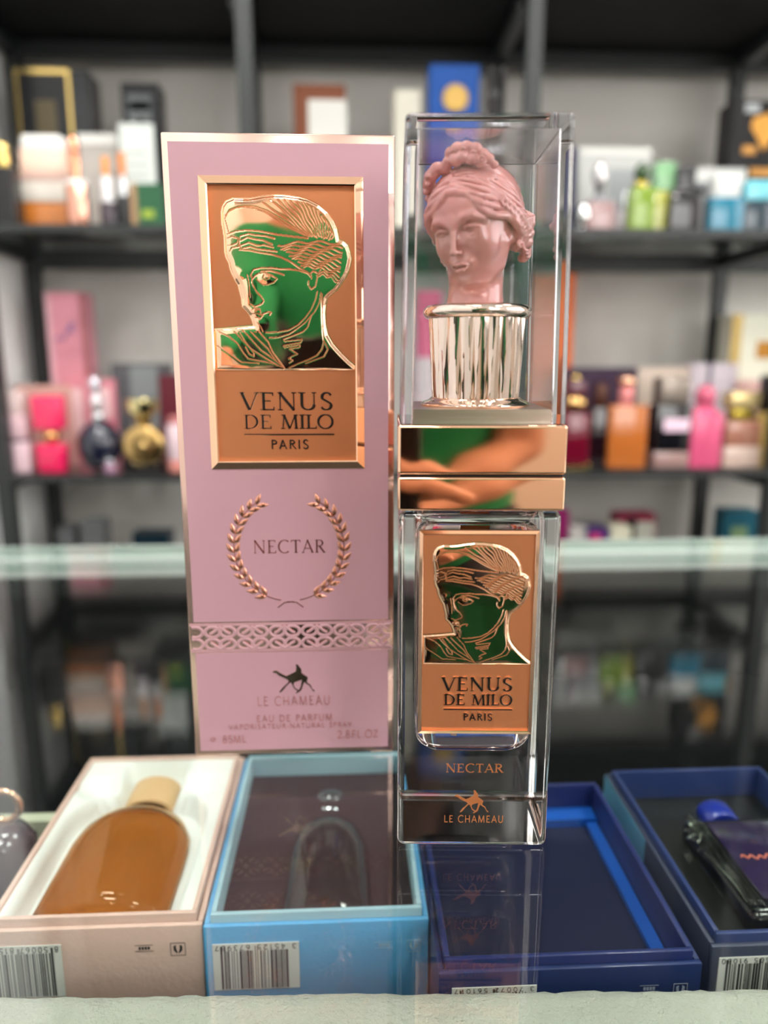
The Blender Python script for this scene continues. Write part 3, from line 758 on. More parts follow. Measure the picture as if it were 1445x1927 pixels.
# knotwork
q = MB(); zc = (zb0 + zb1) / 2; bh = zb1 - zb0
q.box((bx0 + .0006, YB - .0001, zb1 - .0016), (bx1 - .0006, YB + .0002, zb1 - .0006)); q.box((bx0 + .0006, YB - .0001, zb0 + .0003), (bx1 - .0006, YB + .0002, zb0 + .0013))
pit = fx(656.7, 1196) - fx(596.5, 1196)
for n in range(-4, 3):
    cx = fx(596.5, 1196) + pit * n
    kn = MB()
    inside = lambda L: [p for p in L if bx0 + .0012 < p[0] < bx1 - .0012]
    for sg, zz in ((1, zc + bh * .195 - .0003), (-1, zc - bh * .195 - .0003)):
        rx, rz = pit * .225, bh * .165
        for s2 in (-1, 1):
            c_ = cx + s2 * pit * .235
            L = [(c_ + rx * math.cos(a), YB, zz + rz * math.sin(a)) for a in np.linspace(0, math.tau, 29)]
            runs = []; cur = []
            for p in L:
                if bx0 + .0012 < p[0] < bx1 - .0012: cur.append(p)
                else:
                    if len(cur) > 2: runs.append(cur)
                    cur = []
            if len(cur) > 2: runs.append(cur)
            for r_ in runs: kn.tube(r_, .00062, 8)
            L = inside([(cx - s2 * pit * .02, YB - .0003, zz + sg * rz * 1.0), (cx + s2 * pit * .10, YB - .0004, zz + sg * rz * .55), (cx + s2 * pit * .22, YB - .0004, zz - sg * rz * .05), (cx + s2 * pit * .31, YB - .0002, zz - sg * rz * .35)])
            if len(L) > 2: kn.tube(L, .00052, 8)
    kn.v = [(x, YB + (y - YB) * .6, z) for x, y, z in kn.v]; q.add(kn.v, kn.f, 0)
q.build('knotwork_band', mat('pink_card_band', srgb(184, 142, 148), .35), carton, smooth=50)
# plaque
px0, px1 = fx(377, 332) , fx(686, 880)
pz0, pz1 = fz(882), fz(332)
wf = PL - fx(404, 697)
q = MB(); px0 = PL - .0032; px1 = PR + .0032; frame_ring(q, px0, pz0, px1, pz1, .0030, YB, .0013)
plaque = q.build('plaque', M_gold, carton, smooth=20)
q = MB(); q.box((px0 + .002, YB - .0003, pz0 + .002), (px1 - .002, YB + .0001, PZ)); q.build('text_panel', M_satin, plaque)
q = MB(); q.box((px0 + .002, YB - .00018, PZ), (px1 - .002, YB + .0001, pz1 - .002)); q.build('satin_ground', M_satin, plaque)
pr = place_relief(plaque, PL, YB - .0003, PZ, PW, False, PT - PZ)
q = MB(); q.tube([(PL, YB - .0004, PZ), (PR, YB - .0004, PZ)], .0003, 8); q.build('divider_bead', M_gold, plaque, smooth=True)
def plaque_text(q, X, Zf, y, mi=None):
    """the three lines; X and Zf turn carton pixel positions into metres"""
    lettering(q, 'VENUS', X(454), X(627), Zf(771), Zf(738), y, .0003, T=.15, t=.05, serif=.075, track=.06, mi=mi)
    lettering(q, 'DE MILO', X(459), X(628), Zf(806), Zf(780), y, .0003, T=.15, t=.05, serif=.075, track=.03, mi=mi)
    q.box((X(459), y, Zf(818)), (X(628), y + .0003, Zf(816)), mi)
    lettering(q, 'PARIS', X(508), X(580), Zf(844), Zf(827), y, .0003, T=.13, t=.13, serif=0, track=.14, mi=mi)
XP = lambda px: fx(px, 790)
q = MB(); plaque_text(q, XP, lambda py: fz(py), YB - .00065); q.build('lettering', M_ink, plaque)
q = MB(); plaque_text(q, lambda p: XP(p) + .00012, lambda py: fz(py) - .00014, YB - .0005); q.build('letter_edge', M_gold, plaque)
# wreath and names
q = MB()
cxw = (fx(544, 1030)); czw = fz(1030); rw = (fx(648, 1030) - fx(441, 1030)) / 2
def leaf(q, bx_, bz_, ang, L, wd):
    """a pointed, ridged, slightly curved leaf"""
    n = 7; c, s = math.cos(ang), math.sin(ang); v = []; f = []
    for i in range(n):
        u = i / (n - 1); h = wd * math.sin(math.pi * u ** .8) / 2; bend = .18 * L * u * u
        for k, (o_, dep) in enumerate(((-h, .0), (0, .00045 * math.sin(math.pi * min(u * 1.1, 1)) + .00005), (h, .0))):
            lx = L * u; lz = o_ + bend * leaf.side
            v.append((bx_ + lx * c - lz * s, YB - .00015 - dep, bz_ + lx * s + lz * c))
    for i in range(n - 1):
        for k in range(2):
            a = i * 3 + k; f.append((a, a + 3, a + 4, a + 1))
    q.add(v, f)
for sd in (-1, 1):
    for k in range(13):
        a = math.radians(-64 + k * 118 / 12)      # from the bottom up the side
        th = a if sd > 0 else math.pi - a
        rr = rw * (1.0 if k < 11 else 1.0 - .02 * (k - 10))
        x = cxw + rr * math.cos(th); z = czw + rr * 1.02 * math.sin(th)
        dr = th + sd * math.pi / 2
        leaf.side = 1; leaf(q, x, z, dr - .75 * 1, .0046, .0019)
        leaf.side = -1; leaf(q, x, z, dr + .75, .0046, .0019)
    th = [math.radians(a) if sd > 0 else math.pi - math.radians(a) for a in np.linspace(-80, 56, 24)]
    q.ribbon([(cxw + rw * math.cos(t), czw + rw * 1.02 * math.sin(t)) for t in th], .00028, YB - .0003, .0002)
    q.ribbon([(cxw - sd * .0012, czw - rw * 1.035), (cxw + sd * .0022, czw - rw * 1.05), (cxw + sd * .0048, czw - rw * 1.15)], .0003, YB - .0003, .0002)
q.build('laurel_wreath', M_leaf, carton, smooth=60)
q = MB(); XN = lambda px, py=1027: fx(px, py)
lettering(q, 'NECTAR', XN(476), XN(612), fz(1040), fz(1016), YB - .0003, .0002, T=.11, t=.045, serif=.06, track=.05)
q.build('scent_name', M_tone, carton)
q = MB(); q.poly([(fx(490 + a / 9.633, 1230 + b / 9.633), fz(1230 + b / 9.633)) for a, b in CAMEL], YB - .0003, .0003)
q.build('camel_emblem', mat('pale_gold_foil', srgb(196, 172, 150), .18, 1.0), carton)
q = MB(); Xb = lambda px, py=1350: fx(px, py)
lettering(q, 'LE CHAMEAU', Xb(483, 1318), Xb(622, 1318), fz(1327), fz(1310), YB - .00025, .0002, T=.085, t=.085, serif=0, track=.09)
lettering(q, 'EAU DE PARFUM', Xb(482), Xb(626), fz(1357), fz(1345), YB - .00025, .0002, T=.11, t=.11, serif=0, track=.10)
lettering(q, 'VAPORISATEUR-NATURAL SPRAY', Xb(430, 1366), Xb(662, 1366), fz(1370), fz(1361), YB - .00025, .0002, T=.11, t=.11, serif=0, track=.12)
lettering(q, '2.8FL.OZ', Xb(634, 1384), Xb(712, 1384), fz(1391), fz(1377), YB - .00025, .0002, T=.10, t=.10, serif=0, track=.08)
lettering(q, '85ML', Xb(418, 1387), Xb(464, 1387), fz(1395), fz(1381), YB - .00025, .0002, T=.10, t=.10, serif=0, track=.08)
q.ribbon([(Xb(399) + .0011 * math.cos(a), fz(1388) + .0009 * math.sin(a)) for a in np.linspace(.1, 5.6, 14)] , .00018, YB - .00025, .0002)
q.ribbon([(Xb(395), fz(1388)), (Xb(404), fz(1388))], .00018, YB - .00025, .0002)
q.build('small_print', mat('rose_foil_small_print', srgb(172, 108, 106), .35, .5), carton)
# ================================================================ the bottle
M_cryst = glass('bottle_glass', (.985, .985, .985, 1), 1.5)
M_liq = glass('pale_perfume', (1, .93, .90, 1), 1.36 / 1.5)
M_acryl = glass('clear_acrylic', (.985, .985, 1, 1), 1.47)
M_silver = mat('pale_rose_chrome', srgb(238, 216, 200), .06, 1.0)
M_cer = mat('pink_ceramic', srgb(206, 134, 127), .26, coat=.9)
BX, BY, BRZ = .0394, .2311, math.radians(-3.5)
YF = .2075
hw = .0236
bt = thing('perfume_bottle', 'square glass bottle with rose gold collar and clear cap over a pink bust', 'perfume bottle', (BX, BY, 0), BRZ)
lz = lambda py, px=900: on_y(px, py, YF).z
lx = lambda px, py: (on_y(px, py, YF).x - BX - .0236 * math.sin(BRZ))
zg = lz(964)
# glass block with a thick foot
q = MB(); q.rbox((-hw, -hw, .0003), (hw, hw, zg), .0022, 4)
even(fix(q.build('glass_body', M_cryst, bt, smooth=35, W=False)))
# liquid filled hollow, rounded at the bottom
zi0, zi1 = lz(1448) + .002, zg - .004
q = MB(); prof = []
n = 10
sect = []
for k in range(n + 1):
    a = math.pi / 2 * k / n; sect.append((zi0 + .0085 * (1 - math.cos(a)), -.0085 * (1 - math.sin(a))))
sect += [(z, 0) for z in np.linspace(zi0 + .012, zi1 - .004, 10)] + [(zi1 - .0015, -.0012), (zi1, -.003)]
def sup(h, m=28, r=.30):
    """rounded square outline of half width h"""
    out = []
    R_ = h * r
    for cx, cz, a0 in ((1, 1, 0), (-1, 1, 90), (-1, -1, 180), (1, -1, 270)):
        for i in range(m // 4 + 1):
            a = math.radians(a0 + 90 * i / (m // 4)); out.append((cx * (h - R_) + R_ * math.cos(a), cz * (h - R_) + R_ * math.sin(a)))
    return out
rings = []
for z, d in sect:
    h = .0182 + d + .0005 * (z - zi0) / (zi1 - zi0); rings.append([(x, y, z) for x, y in sup(h)])
def loft(q, rings, cap=True, mi=None):
    m = len(rings[0]); v = [p for r in rings for p in r]; f = []
    for i in range(len(rings) - 1):
        for k in range(m):
            f.append((i * m + k, i * m + (k + 1) % m, (i + 1) * m + (k + 1) % m, (i + 1) * m + k))
    if cap: f += [tuple(reversed(range(m))), tuple(range((len(rings) - 1) * m, len(rings) * m))]
    q.add(v, f, mi)
loft(q, rings); even(fix(q.build('perfume', M_liq, bt, smooth=40, W=False)))
q = MB(); q.tube([(.001, .0, zi1 - .001), (-.0005, -.002, .06), (-.0055, -.006, zi0 + .003)], .0011, 12)
fix(q.build('dip_tube', mat('dip_tube_plastic', srgb(225, 205, 198), .2, trans=.6, ior=1.2), bt, smooth=True, W=False))
q = MB(); q.box((-.0045, -.0045, zi1 - .009), (.0045, .0045, zi1 - .0008)); q.build('pump_neck', M_silver, bt, W=False)
# collar (on the glass) and the cap's band
q = MB(); q.rbox((-hw - .0003, -hw - .0003, lz(962)), (hw + .0003, hw + .0003, lz(898)), .0008, 3)
even(q.build('collar', M_gold, bt, smooth=35, W=False))
q = MB(); q.rbox((-hw + .0004, -hw + .0004, lz(900)), (hw - .0004, hw - .0004, lz(893)), .0002, 1); q.build('collar_gap', M_ink, bt, W=False)
zc0, zc1 = lz(894), lz(800)
q = MB(); q.rbox((-hw - .0003, -hw - .0003, zc0), (hw + .0003, hw + .0003, zc1), .0009, 3)
cap = even(q.build('cap_band', M_gold, bt, smooth=35, W=False))
# plinth inside the acrylic: a ribbed stack
zp = lz(772)
q = MB(); hp = .0198
lev = np.linspace(zc1 - .0004, zp, 7)
for i in range(6):
    q.box((-hp + .0001 * (i % 2) * 3, -hp + .0001 * (i % 2) * 3, lev[i]), (hp - .0003 * (i % 2), hp - .0003 * (i % 2), lev[i + 1]))
q.build('plinth', mat('plinth_metal', srgb(226, 206, 190), .28, 1.0), cap, W=False)
# acrylic cover
def cover():
    q = MB(); z0 = lz(798); z1 = lz(206) ; wt = .0033
    hb, ht = .0234, .0222
    def ring(h, z, r): return [(x, y, z) for x, y in sup(h, 24, r)]
    r = .07
    out = [ring(hb, z0, r), ring(ht, z1 - .0010, r), ring(ht - .00013, z1 - .00050, r), ring(ht - .0005, z1 - .00013, r), ring(ht - .0010, z1, r)]
    inn = [ring(hb - wt, z0, .03), ring(ht - wt, z1 - wt - .0003, .03), ring(ht - wt - .0003, z1 - wt, .03)]
    m = len(out[0]); 
    v = [p for R_ in out + inn for p in R_]; f = []
    for i in range(len(out) - 1):
        for k in range(m): f.append((i * m + k, i * m + (k + 1) % m, (i + 1) * m + (k + 1) % m, (i + 1) * m + k))
    f.append(tuple(range((len(out) - 1) * m, len(out) * m)))
    b = len(out) * m
    for i in range(len(inn) - 1):
        for k in range(m): f.append((b + i * m + k, b + (i + 1) * m + k, b + (i + 1) * m + (k + 1) % m, b + i * m + (k + 1) % m))
    f.append(tuple(reversed(range(b + (len(inn) - 1) * m, b + len(inn) * m))))
    for k in range(m): f.append((k, b + k, b + (k + 1) % m, (k + 1) % m))
    q.add(v, f)
    return q
even(fix(cover().build('acrylic_cover', M_acryl, cap, smooth=50, W=False)))
# pedestal: flanged base, fluted drum, rolled rim
az = lambda py: on_y(892, py, BY - .004).z
zt = az(574)
q = MB()
def flute(a, z):
    u = (z - zdr0) / (zdr1 - zdr0); n = 20
    t = (a * n / math.tau) % 1
    g = abs(t - .5) * 2                             # 0 in the groove, 1 on the arris
    return 1 - .075 * max(0, 1 - g / (.30 + .45 * u)) - .012 * math.cos(a * n) 
zdr0, zdr1 = az(757), az(599)
q.lathe([(r, z) for r, z in zip(np.linspace(.0131, .0147, 14), np.linspace(zdr0, zdr1, 14))], n=280, rad=flute)
drum = q.build('fluted_pedestal', M_silver, cap, smooth=25, W=False)
q = MB(); R0 = .0143; q.lathe([(R0, zt - .0040), (R0 + .0009, zt - .0038), (R0 + .0017, zt - .0030), (R0 + .0020, zt - .0020), (R0 + .0017, zt - .0010), (R0 + .0008, zt - .0002), (R0 - .0005, zt), (R0 - .002, zt - .0004), (.001, zt - .0005)], n=72)
q.build('rolled_rim', M_silver, drum, smooth=60, W=False)
q = MB(); q.lathe([(.0165, zp), (.0168, zp + .0005), (.0160, zp + .0012), (.0145, zp + .0016), (.0136, zp + .0024), (.0133, zdr0 + .0006), (.001, zdr0 + .0007)], n=72)
q.build('base_flange', M_silver, drum, smooth=60, W=False)
# the bust
V, F = sculpt_bust(BUST_STEP)
U = (az(260) - zt) / (1.44 + 1.50)
V = V * (U * 1.10, U * 1.02, U) + np.array((-.0012, 0, zt + 1.50 * U - .0004))
me = bpy.data.meshes.new('bust'); me.from_pydata(V.tolist(), [], F.tolist()); me.update()
me.polygons.foreach_set('use_smooth', [True] * len(F)); me.materials.append(M_cer)
o = bpy.data.objects.new('bust', me); COL.objects.link(o); o.parent = cap
o['label'] = 'glossy pink woman\'s head with curled hair'
# the plaque on the glass front
yl = -hw - .0011
q = MB(); gx0, gx1 = lx(789, 1100), lx(1011, 1000); gz0, gz1 = lz(1377), lz(997)
gx1 = gx0 + (lx(1006, 1180) - lx(789, 1180)) ; 
q.box((gx0, yl, gz0), (gx1, -hw - .0001, gz1))
pb = q.build('front_plaque', M_satin, bt, W=False)
q = MB(); frame_ring(q, gx0, gz0, gx1, gz1, .0011, yl, .0004); q.build('plaque_rim', M_gold, pb, smooth=20, W=False)
ix0, ix1 = gx0 + .0013, gx1 - .0013
zm = lz(1246); ztop = gz1 - .0014
place_relief(pb, ix0, yl - .00005, zm, ix1 - ix0, False, ztop - zm)
q = MB(); q.tube([(ix0, yl - .0002, zm), (ix1, yl - .0002, zm)], .0002, 8); q.build('divider_bead', M_gold, pb, smooth=True, W=False)
XB = lambda p: lx(831 + (p - 454) * (962 - 831) / (627 - 454), 1300)
ZB = lambda p: lz(1271 + (p - 737) * (1352 - 1271) / (844 - 737))
q = MB(); plaque_text(q, XB, ZB, yl - .00035); q.build('lettering', M_ink, pb, W=False)
q = MB(); plaque_text(q, lambda p: XB(p) + .0001, lambda p: ZB(p) + .00012, yl - .0002); q.build('letter_edge', M_gold, pb, W=False)
# print on the glass
M_cop = mat('copper_print', srgb(226, 140, 88), .35, .7)
q = MB(); lettering(q, 'NECTAR', lx(839, 1445), lx(946, 1445), lz(1453), lz(1437), -hw - .0002, .00015, T=.15, t=.06, serif=.07, track=.05)
q.build('scent_name', M_cop, bt, W=False)
q = MB(); q.poly([(lx(866 + (a - 343) * (920 - 866) / (990 - 343), 1500), lz(1486 + (b - 185) * (1530 - 1486) / (718 - 185))) for a, b in CAMEL], -hw - .0002, .00015)
q.build('camel_emblem', M_cop, bt, W=False)
q = MB(); lettering(q, 'LE CHAMEAU', lx(835, 1540), lx(947, 1540), lz(1547), lz(1534), -hw - .0002, .00015, T=.11, t=.11, serif=0, track=.09)
q.build('maker_name', M_cop, bt, W=False)
# ================================================================ open boxes inside the case
ZR, ZS = -.055, -.0998
M_clear = sheet_glass('clear_bottle_glass', (.93, .95, .95, 1), .06)
M_paper = mat('white_sticker', srgb(222, 224, 216), .6)
M_bar = mat('barcode_black', srgb(40, 42, 40), .7)

def case_box(name, label, x0, x1, y0, y1, m_out, m_rim, m_in, depth=.014, floor_mat=None, side=None, label_inner=None):
    t = thing(name, label, 'box', ((x0 + x1) / 2, (y0 + y1) / 2, ZS), group=None)
    w_ = .0022; q = MB()
    # outer tray: four walls and a bottom
    q.box((x0, y0, ZS), (x1, y1, ZS + .003))
    for a, b in (((x0, y0), (x1, y0 + w_)), ((x0, y1 - w_), (x1, y1)), ((x0, y0 + w_), (x0 + w_, y1 - w_)), ((x1 - w_, y0 + w_), (x1, y1 - w_))):
        q.rbox((a[0], a[1], ZS + .001), (b[0], b[1], ZR), .0006, 2)
    q.build('outer_tray', m_out, t, smooth=40)
    q = MB(); i = .0024; w2 = .0020; zt_ = ZR + .0032
    X0_, X1_, Y0_, Y1_ = x0 + i, x1 - i, y0 + i, y1 - i
    for a, b in (((X0_, Y0_), (X1_, Y0_ + w2)), ((X0_, Y1_ - w2), (X1_, Y1_)), ((X0_, Y0_ + w2), (X0_ + w2, Y1_ - w2)), ((X1_ - w2, Y0_ + w2), (X1_, Y1_ - w2))):
        q.rbox((a[0], a[1], ZS + .004), (b[0], b[1], zt_), .0006, 2)
    q.build('inner_rim', m_rim, t, smooth=40)
    zi = zt_ - depth
    q = MB(); q.box((X0_ + w2, Y0_ + w2, ZS + .004), (X1_ - w2, Y1_ - w2, zi)); q.build('insert', m_in, t)
    return t, zi

def barcode(t, x0, x1, z1, z0, y, digits, seed):
    q = MB(); q.box((x0, y, z0), (x1, y + .0003, z1)); st_ = q.build('sticker', M_paper, t)
    rng = random.Random(seed); q = MB(); wd = x1 - x0; x = x0 + wd * .09; n = 0
    while x < x1 - wd * .12:
        b = rng.choice((1, 1, 2, 3)) * wd * .0085; g = rng.choice((1, 1, 2, 3)) * wd * .0085
        top = z1 - (z1 - z0) * (.05 if n in (0, 1, 14, 15, 29, 30) else .15)
        q.box((x, y - .0001, z0 + (z1 - z0) * .02), (x + b, y + .0001, top)); x += b + g; n += 1
    lettering(q, digits, x0 + wd * .03, x1 - wd * .03, z1 - (z1 - z0) * .135, z1 - (z1 - z0) * .03, y - .0001, .0001, T=.13, t=.11, serif=0, track=.25, flip=True)
    q.build('barcode', M_bar, st_)
def marks(t, x, z, y, m, s=1.):
    """small printed square with a leaf mark, and the little code plate left of it, both upside down"""
    q = MB(); a = .0027 * s
    L = [(x - a, z - a), (x + a, z - a), (x + a, z + a), (x - a, z + a)]
    for i in range(4): q.ribbon([L[i], L[(i + 1) % 4]], .0002, y - .0001, .0001)
    for sd in (-1, 1):
        q.ribbon([(x + sd * .0003, z - a * .6), (x + sd * .0011 * s, z - a * .1), (x + sd * .0012 * s, z + a * .45), (x + sd * .0007 * s, z + a * .65)], [.0004, .0010, .0009, .0002], y - .0001, .0001)
    xc = x - .0125 * s
    q.ribbon([(xc - .0034, z - .0004), (xc + .0034, z - .0004)], .00015, y - .0001, .0001); q.ribbon([(xc - .0034, z + .0022), (xc + .0034, z + .0022)], .00015, y - .0001, .0001)
    for k in range(4): q.box((xc - .002 + k * .0011, y - .0001, z + .0003), (xc - .0012 + k * .0011, y, z + .0015))
    q.build('printed_marks', m, t)

M_blush = mat('blush_card', srgb(214, 182, 168), .6, bump=(500, .2))
M_satn = mat('white_moulded_tray', srgb(232, 236, 230), .35)
pk, zi = case_box('gift_box', 'open pale pink box with a white moulded tray holding an amber bottle', -.1375, -.0562, .2435, .3625, M_blush, M_blush, M_satn, .012)
# moulded tray: a recess bed with side hollows
q = MB()
cxp = -.0985
rings = []
for j, (sc, dz) in enumerate(((1.0, .0), (.97, .0018), (.90, .0030))):
    pass
def bed(q, x0, x1, y0, y1, zt_, cx, hw0, hw1, ys, n=60, m=44):
    """raised tray surface with a bottle-shaped hollow, as one heightfield"""
    v = []; f = []
    for j in range(n):
        for i in range(m):
            x = x0 + (x1 - x0) * i / (m - 1); y = y0 + (y1 - y0) * j / (n - 1)
            h = hw0 if y < ys else hw1
            if y < ys and y > ys - .02: h = hw1 + (hw0 - hw1) * math.sqrt(max(0, 1 - ((y - (ys - .02)) / .02) ** 2))
            d = abs(x - cx) - h - .0015
            u = min(max(d / .004, 0), 1); z = zt_ - .011 * (1 - u * u * (3 - 2 * u))
            e = math.hypot((abs(x - cx) - .024) / .012, (y - ys - .008) / .009)
            if e < 1: z = min(z, zt_ - .006 * (1 - e * e))
            if y > y1 - .006: z = max(z, zt_ - .011 + .011 * (y - y1 + .006) / .006)
            v.append((x, y, z))
    for j in range(n - 1):
        for i in range(m - 1):
            a = j * m + i; f.append((a, a + 1, a + m + 1, a + m))
    q.add(v, f)
q = MB(); bed(q, -.1331, -.0606, .2479, .3581, zi + .0105, cxp, .0275, .0105, .327)
q.build('moulded_tray', M_satn, pk, smooth=True)
yf = .2434
zfn = lambda py, px, Y: on_y(px, py, Y).z
xfn = lambda px, py, Y: on_y(px, py, Y).x
barcode(pk, xfn(-35, 1820, yf), xfn(117, 1800, yf), zfn(1779, 60, yf), zfn(1876, 60, yf), yf - .0003, '8 50067 815599', 5)
marks(pk, xfn(335, 1786, yf), zfn(1786, 335, yf), yf, M_bar)

M_sky = mat('sky_blue_card', srgb(88, 168, 218), .5, bump=(500, .15)); M_sky2 = mat('pale_blue_card', srgb(158, 196, 208), .5)
M_wine = mat('dark_wine_insert', srgb(34, 20, 24), .6)
bl, zi2 = case_box('gift_box', 'open sky blue box with a dark insert holding a pale aqua bottle', -.0556, .0288, .2420, .3605, M_sky, M_sky2, M_wine, .011)
yf = .2419
barcode(bl, xfn(400, 1790, yf), xfn(563, 1790, yf), zfn(1774, 480, yf), zfn(1860, 480, yf), yf - .0003, '3 45125 673957', 9)
marks(bl, xfn(778, 1780, yf), zfn(1780, 778, yf), yf, mat('pale_print', srgb(140, 180, 200), .5), .9)

M_navy = mat('navy_card', srgb(24, 42, 90), .45, coat=.2); M_navy2 = mat('navy_card_rim', srgb(28, 40, 94), .4, coat=.2)
M_nvi = mat('midnight_insert', srgb(16, 22, 50), .35, coat=.4)
nv, zi3 = case_box('gift_box', 'open navy blue box with an empty midnight blue insert edged in bright blue', .0294, .1222, .2165, .3275, M_navy, M_navy2, M_nvi, .016)
q = MB(); M_brt = mat('bright_blue_edge', srgb(18, 80, 170), .35, coat=.3)
q.box((.0345, .3130, zi3), (.1172, .3228, zi3 + .0040)); q.box((.1120, .2215, zi3), (.1172, .3130, zi3 + .0022)); q.build('insert_step', M_brt, nv)
yf = .2164
barcode(nv, xfn(850, 1870, yf), xfn(1009, 1870, yf), zfn(1856, 930, yf), zfn(1930, 930, yf), yf - .0003, '3 70072 561077', 13)
marks(nv, xfn(1280, 1860, yf), zfn(1862, 1280, yf), yf, mat('pale_grey_print', srgb(150, 158, 175), .5), .9)

M_slate = mat('slate_blue_card', srgb(58, 64, 84), .4, coat=.3); M_slate2 = mat('slate_rim', srgb(40, 56, 104), .35, coat=.4)
M_dk = mat('black_green_insert', srgb(26, 28, 26), .35, coat=.3)
rt, zi4 = case_box('gift_box', 'open slate blue box with a black insert holding a square thick glass bottle', .1290, .2105, .2235, .3375, M_slate, M_slate2, M_dk, .015)
q = MB(); q.box((.12885, .285, ZS + .012), (.12905, .3372, ZR - .0008)); q.build('painted_sheen', mat('ice_blue_sheen', srgb(120, 190, 225), .3, .3), rt)  # sheen on the box's left side, painted as a pale blue band
yf = .2234
barcode(rt, xfn(1350, 1830, yf), xfn(1500, 1830, yf), zfn(1800, 1400, yf), zfn(1880, 1400, yf), yf - .0003, '3 660505 91030', 17)

# bottles lying in the boxes (base towards the viewer, neck away)
def lying(name, label, cx, cz, y0, prof, mats, parts, flat=1.0):
    """prof: (radius, distance from base); parts: list of (name, profile, material)"""
    t = thing(name, label, 'perfume bottle', (cx, y0, cz))
    for pn, pf, m in parts:
        q = MB(); q.lathe([(r, y0 + d) for r, d in pf], n=56, sy=flat)
        # lathe runs along z: swing it to +y
        q.v = [(x + cx, z, cz - y) for x, y, z in q.v]
        q.f = [tuple(reversed(f)) for f in q.f]
        fix(q.build(pn, m, t, smooth=45))
    return t
M_amber = glass('amber_bottle_glass', (.90, .74, .56, 1), 1.5); M_aml = glass('amber_perfume', (.90, .62, .36, 1), .9)
M_wood = mat('pale_wood', srgb(214, 178, 130), .5, bump=(900, .3))
R_ = .0262; fl = .62
zc_ = ZR - .0085
lying('perfume_bottle', 'amber perfume bottle with a pale wooden stopper lying in the pink box', cxp, zc_, .2495, None, None, [
    ('glass_body', [(.0205, 0), (.0245, .0015), (R_, .005), (R_, .046), (.0250, .056), (.0215, .064), (.0155, .070), (.0100, .0725), (.0092, .0745), (.0005, .075)], M_amber),
    ('perfume', [(.0175, .006), (.0215, .008), (.0225, .012), (.0225, .045), (.0208, .054), (.0160, .061), (.0080, .066), (.0005, .0661)], M_aml),
    ('collar', [(.0098, .0745), (.0105, .0748), (.0105, .0775), (.0098, .078)], mat('dark_brass', srgb(120, 84, 50), .2, 1.0)),
    ('stopper', [(.0108, .078), (.0118, .0786), (.0118, .0985), (.0108, .0995), (.0005, .0996)], M_wood)], fl)
M_aqua = glass('aqua_bottle_glass', (.93, .98, .97, 1), 1.5); M_aql = glass('aqua_perfume', (.62, .86, .82, 1), .9)
lying('perfume_bottle', 'pale aqua bell shaped bottle with a ball stopper lying in the sky blue box', -.0105, ZR - .0135, .2475, None, None, [
    ('glass_body', [(.0170, 0), (.0192, .003), (.0198, .010), (.0196, .044), (.0180, .056), (.0140, .0655), (.0085, .071), (.0062, .0735), (.0060, .077), (.0005, .0771)], M_aqua),
    ('perfume', [(.0120, .006), (.0150, .0075), (.0160, .012), (.0158, .044), (.0142, .055), (.0105, .062), (.0030, .066), (.0005, .0661)], M_aql),
    ('neck_ring', [(.0072, .0772), (.0080, .078), (.0080, .080), (.0065, .081), (.0004, .0811)], mat('bright_chrome', srgb(205, 215, 220), .08, 1.0)),
    ('ball_stopper', [(.0040, .081)] + [(.0095 * math.sin(a), .0895 - .0085 * math.cos(a)) for a in np.linspace(.55, math.pi - .02, 12)], mat('smoky_glass_ball', srgb(110, 125, 130), .03, trans=.7, ior=1.3, coat=1))], .80)
# thick square bottle
t = thing('perfume_bottle', 'square bottle of thick clear glass with a violet heart lying in the slate blue box', 'perfume bottle', (.181, .275, zi4))
M_thick = glass('thick_green_tinted_glass', (.90, .93, .88, 1), 1.5)
q = MB(); q.rbox((.1505, .2365, zi4 + .0003), (.2060, .2990, zi4 + .0125), .0052, 5); even(fix(q.build('glass_body', M_thick, t, smooth=50)))
q = MB(); q.tube([(.1532 + .0006 * math.sin(a * 9), .240 + .056 * a, zi4 + .0136 + .0004 * math.sin(a * 7)) for a in np.linspace(0, 1, 20)], .0017, 10); q.tube([(.1565 + .0006 * math.cos(a * 8), .241 + .054 * a, zi4 + .0132) for a in np.linspace(0, 1, 20)], .0013, 10); fix(q.build('glass_ripple', M_thick, t, smooth=True))
q = MB(); q.rbox((.1600, .2455, zi4 + .0045), (.2000, .2945, zi4 + .0127), .0012, 2); vb = q.build('violet_heart', mat('violet_fill', srgb(40, 30, 62), .15, coat=1), t, smooth=40)
q = MB()
pts = [(.1640 + .034 * u, .2695 + .0010 * math.sin(u * 60) + .0004 * math.sin(u * 23), zi4 + .0129) for u in np.linspace(0, 1, 90)]
q.tube(pts, .00035, 6); q.build('script_print', mat('copper_script', srgb(205, 110, 84), .4), vb)
q = MB(); q.lathe([(.0072, 0), (.0080, .001), (.0080, .011), (.0070, .0125), (.0005, .0126)], n=40, sy=.75)
q.v = [(x + .1725, z + .3000, zi4 + .0065 - y) for x, y, z in q.v]; fix(q.build('cap', mat('cobalt_cap', srgb(24, 44, 140), .3, coat=.5), t, smooth=50))
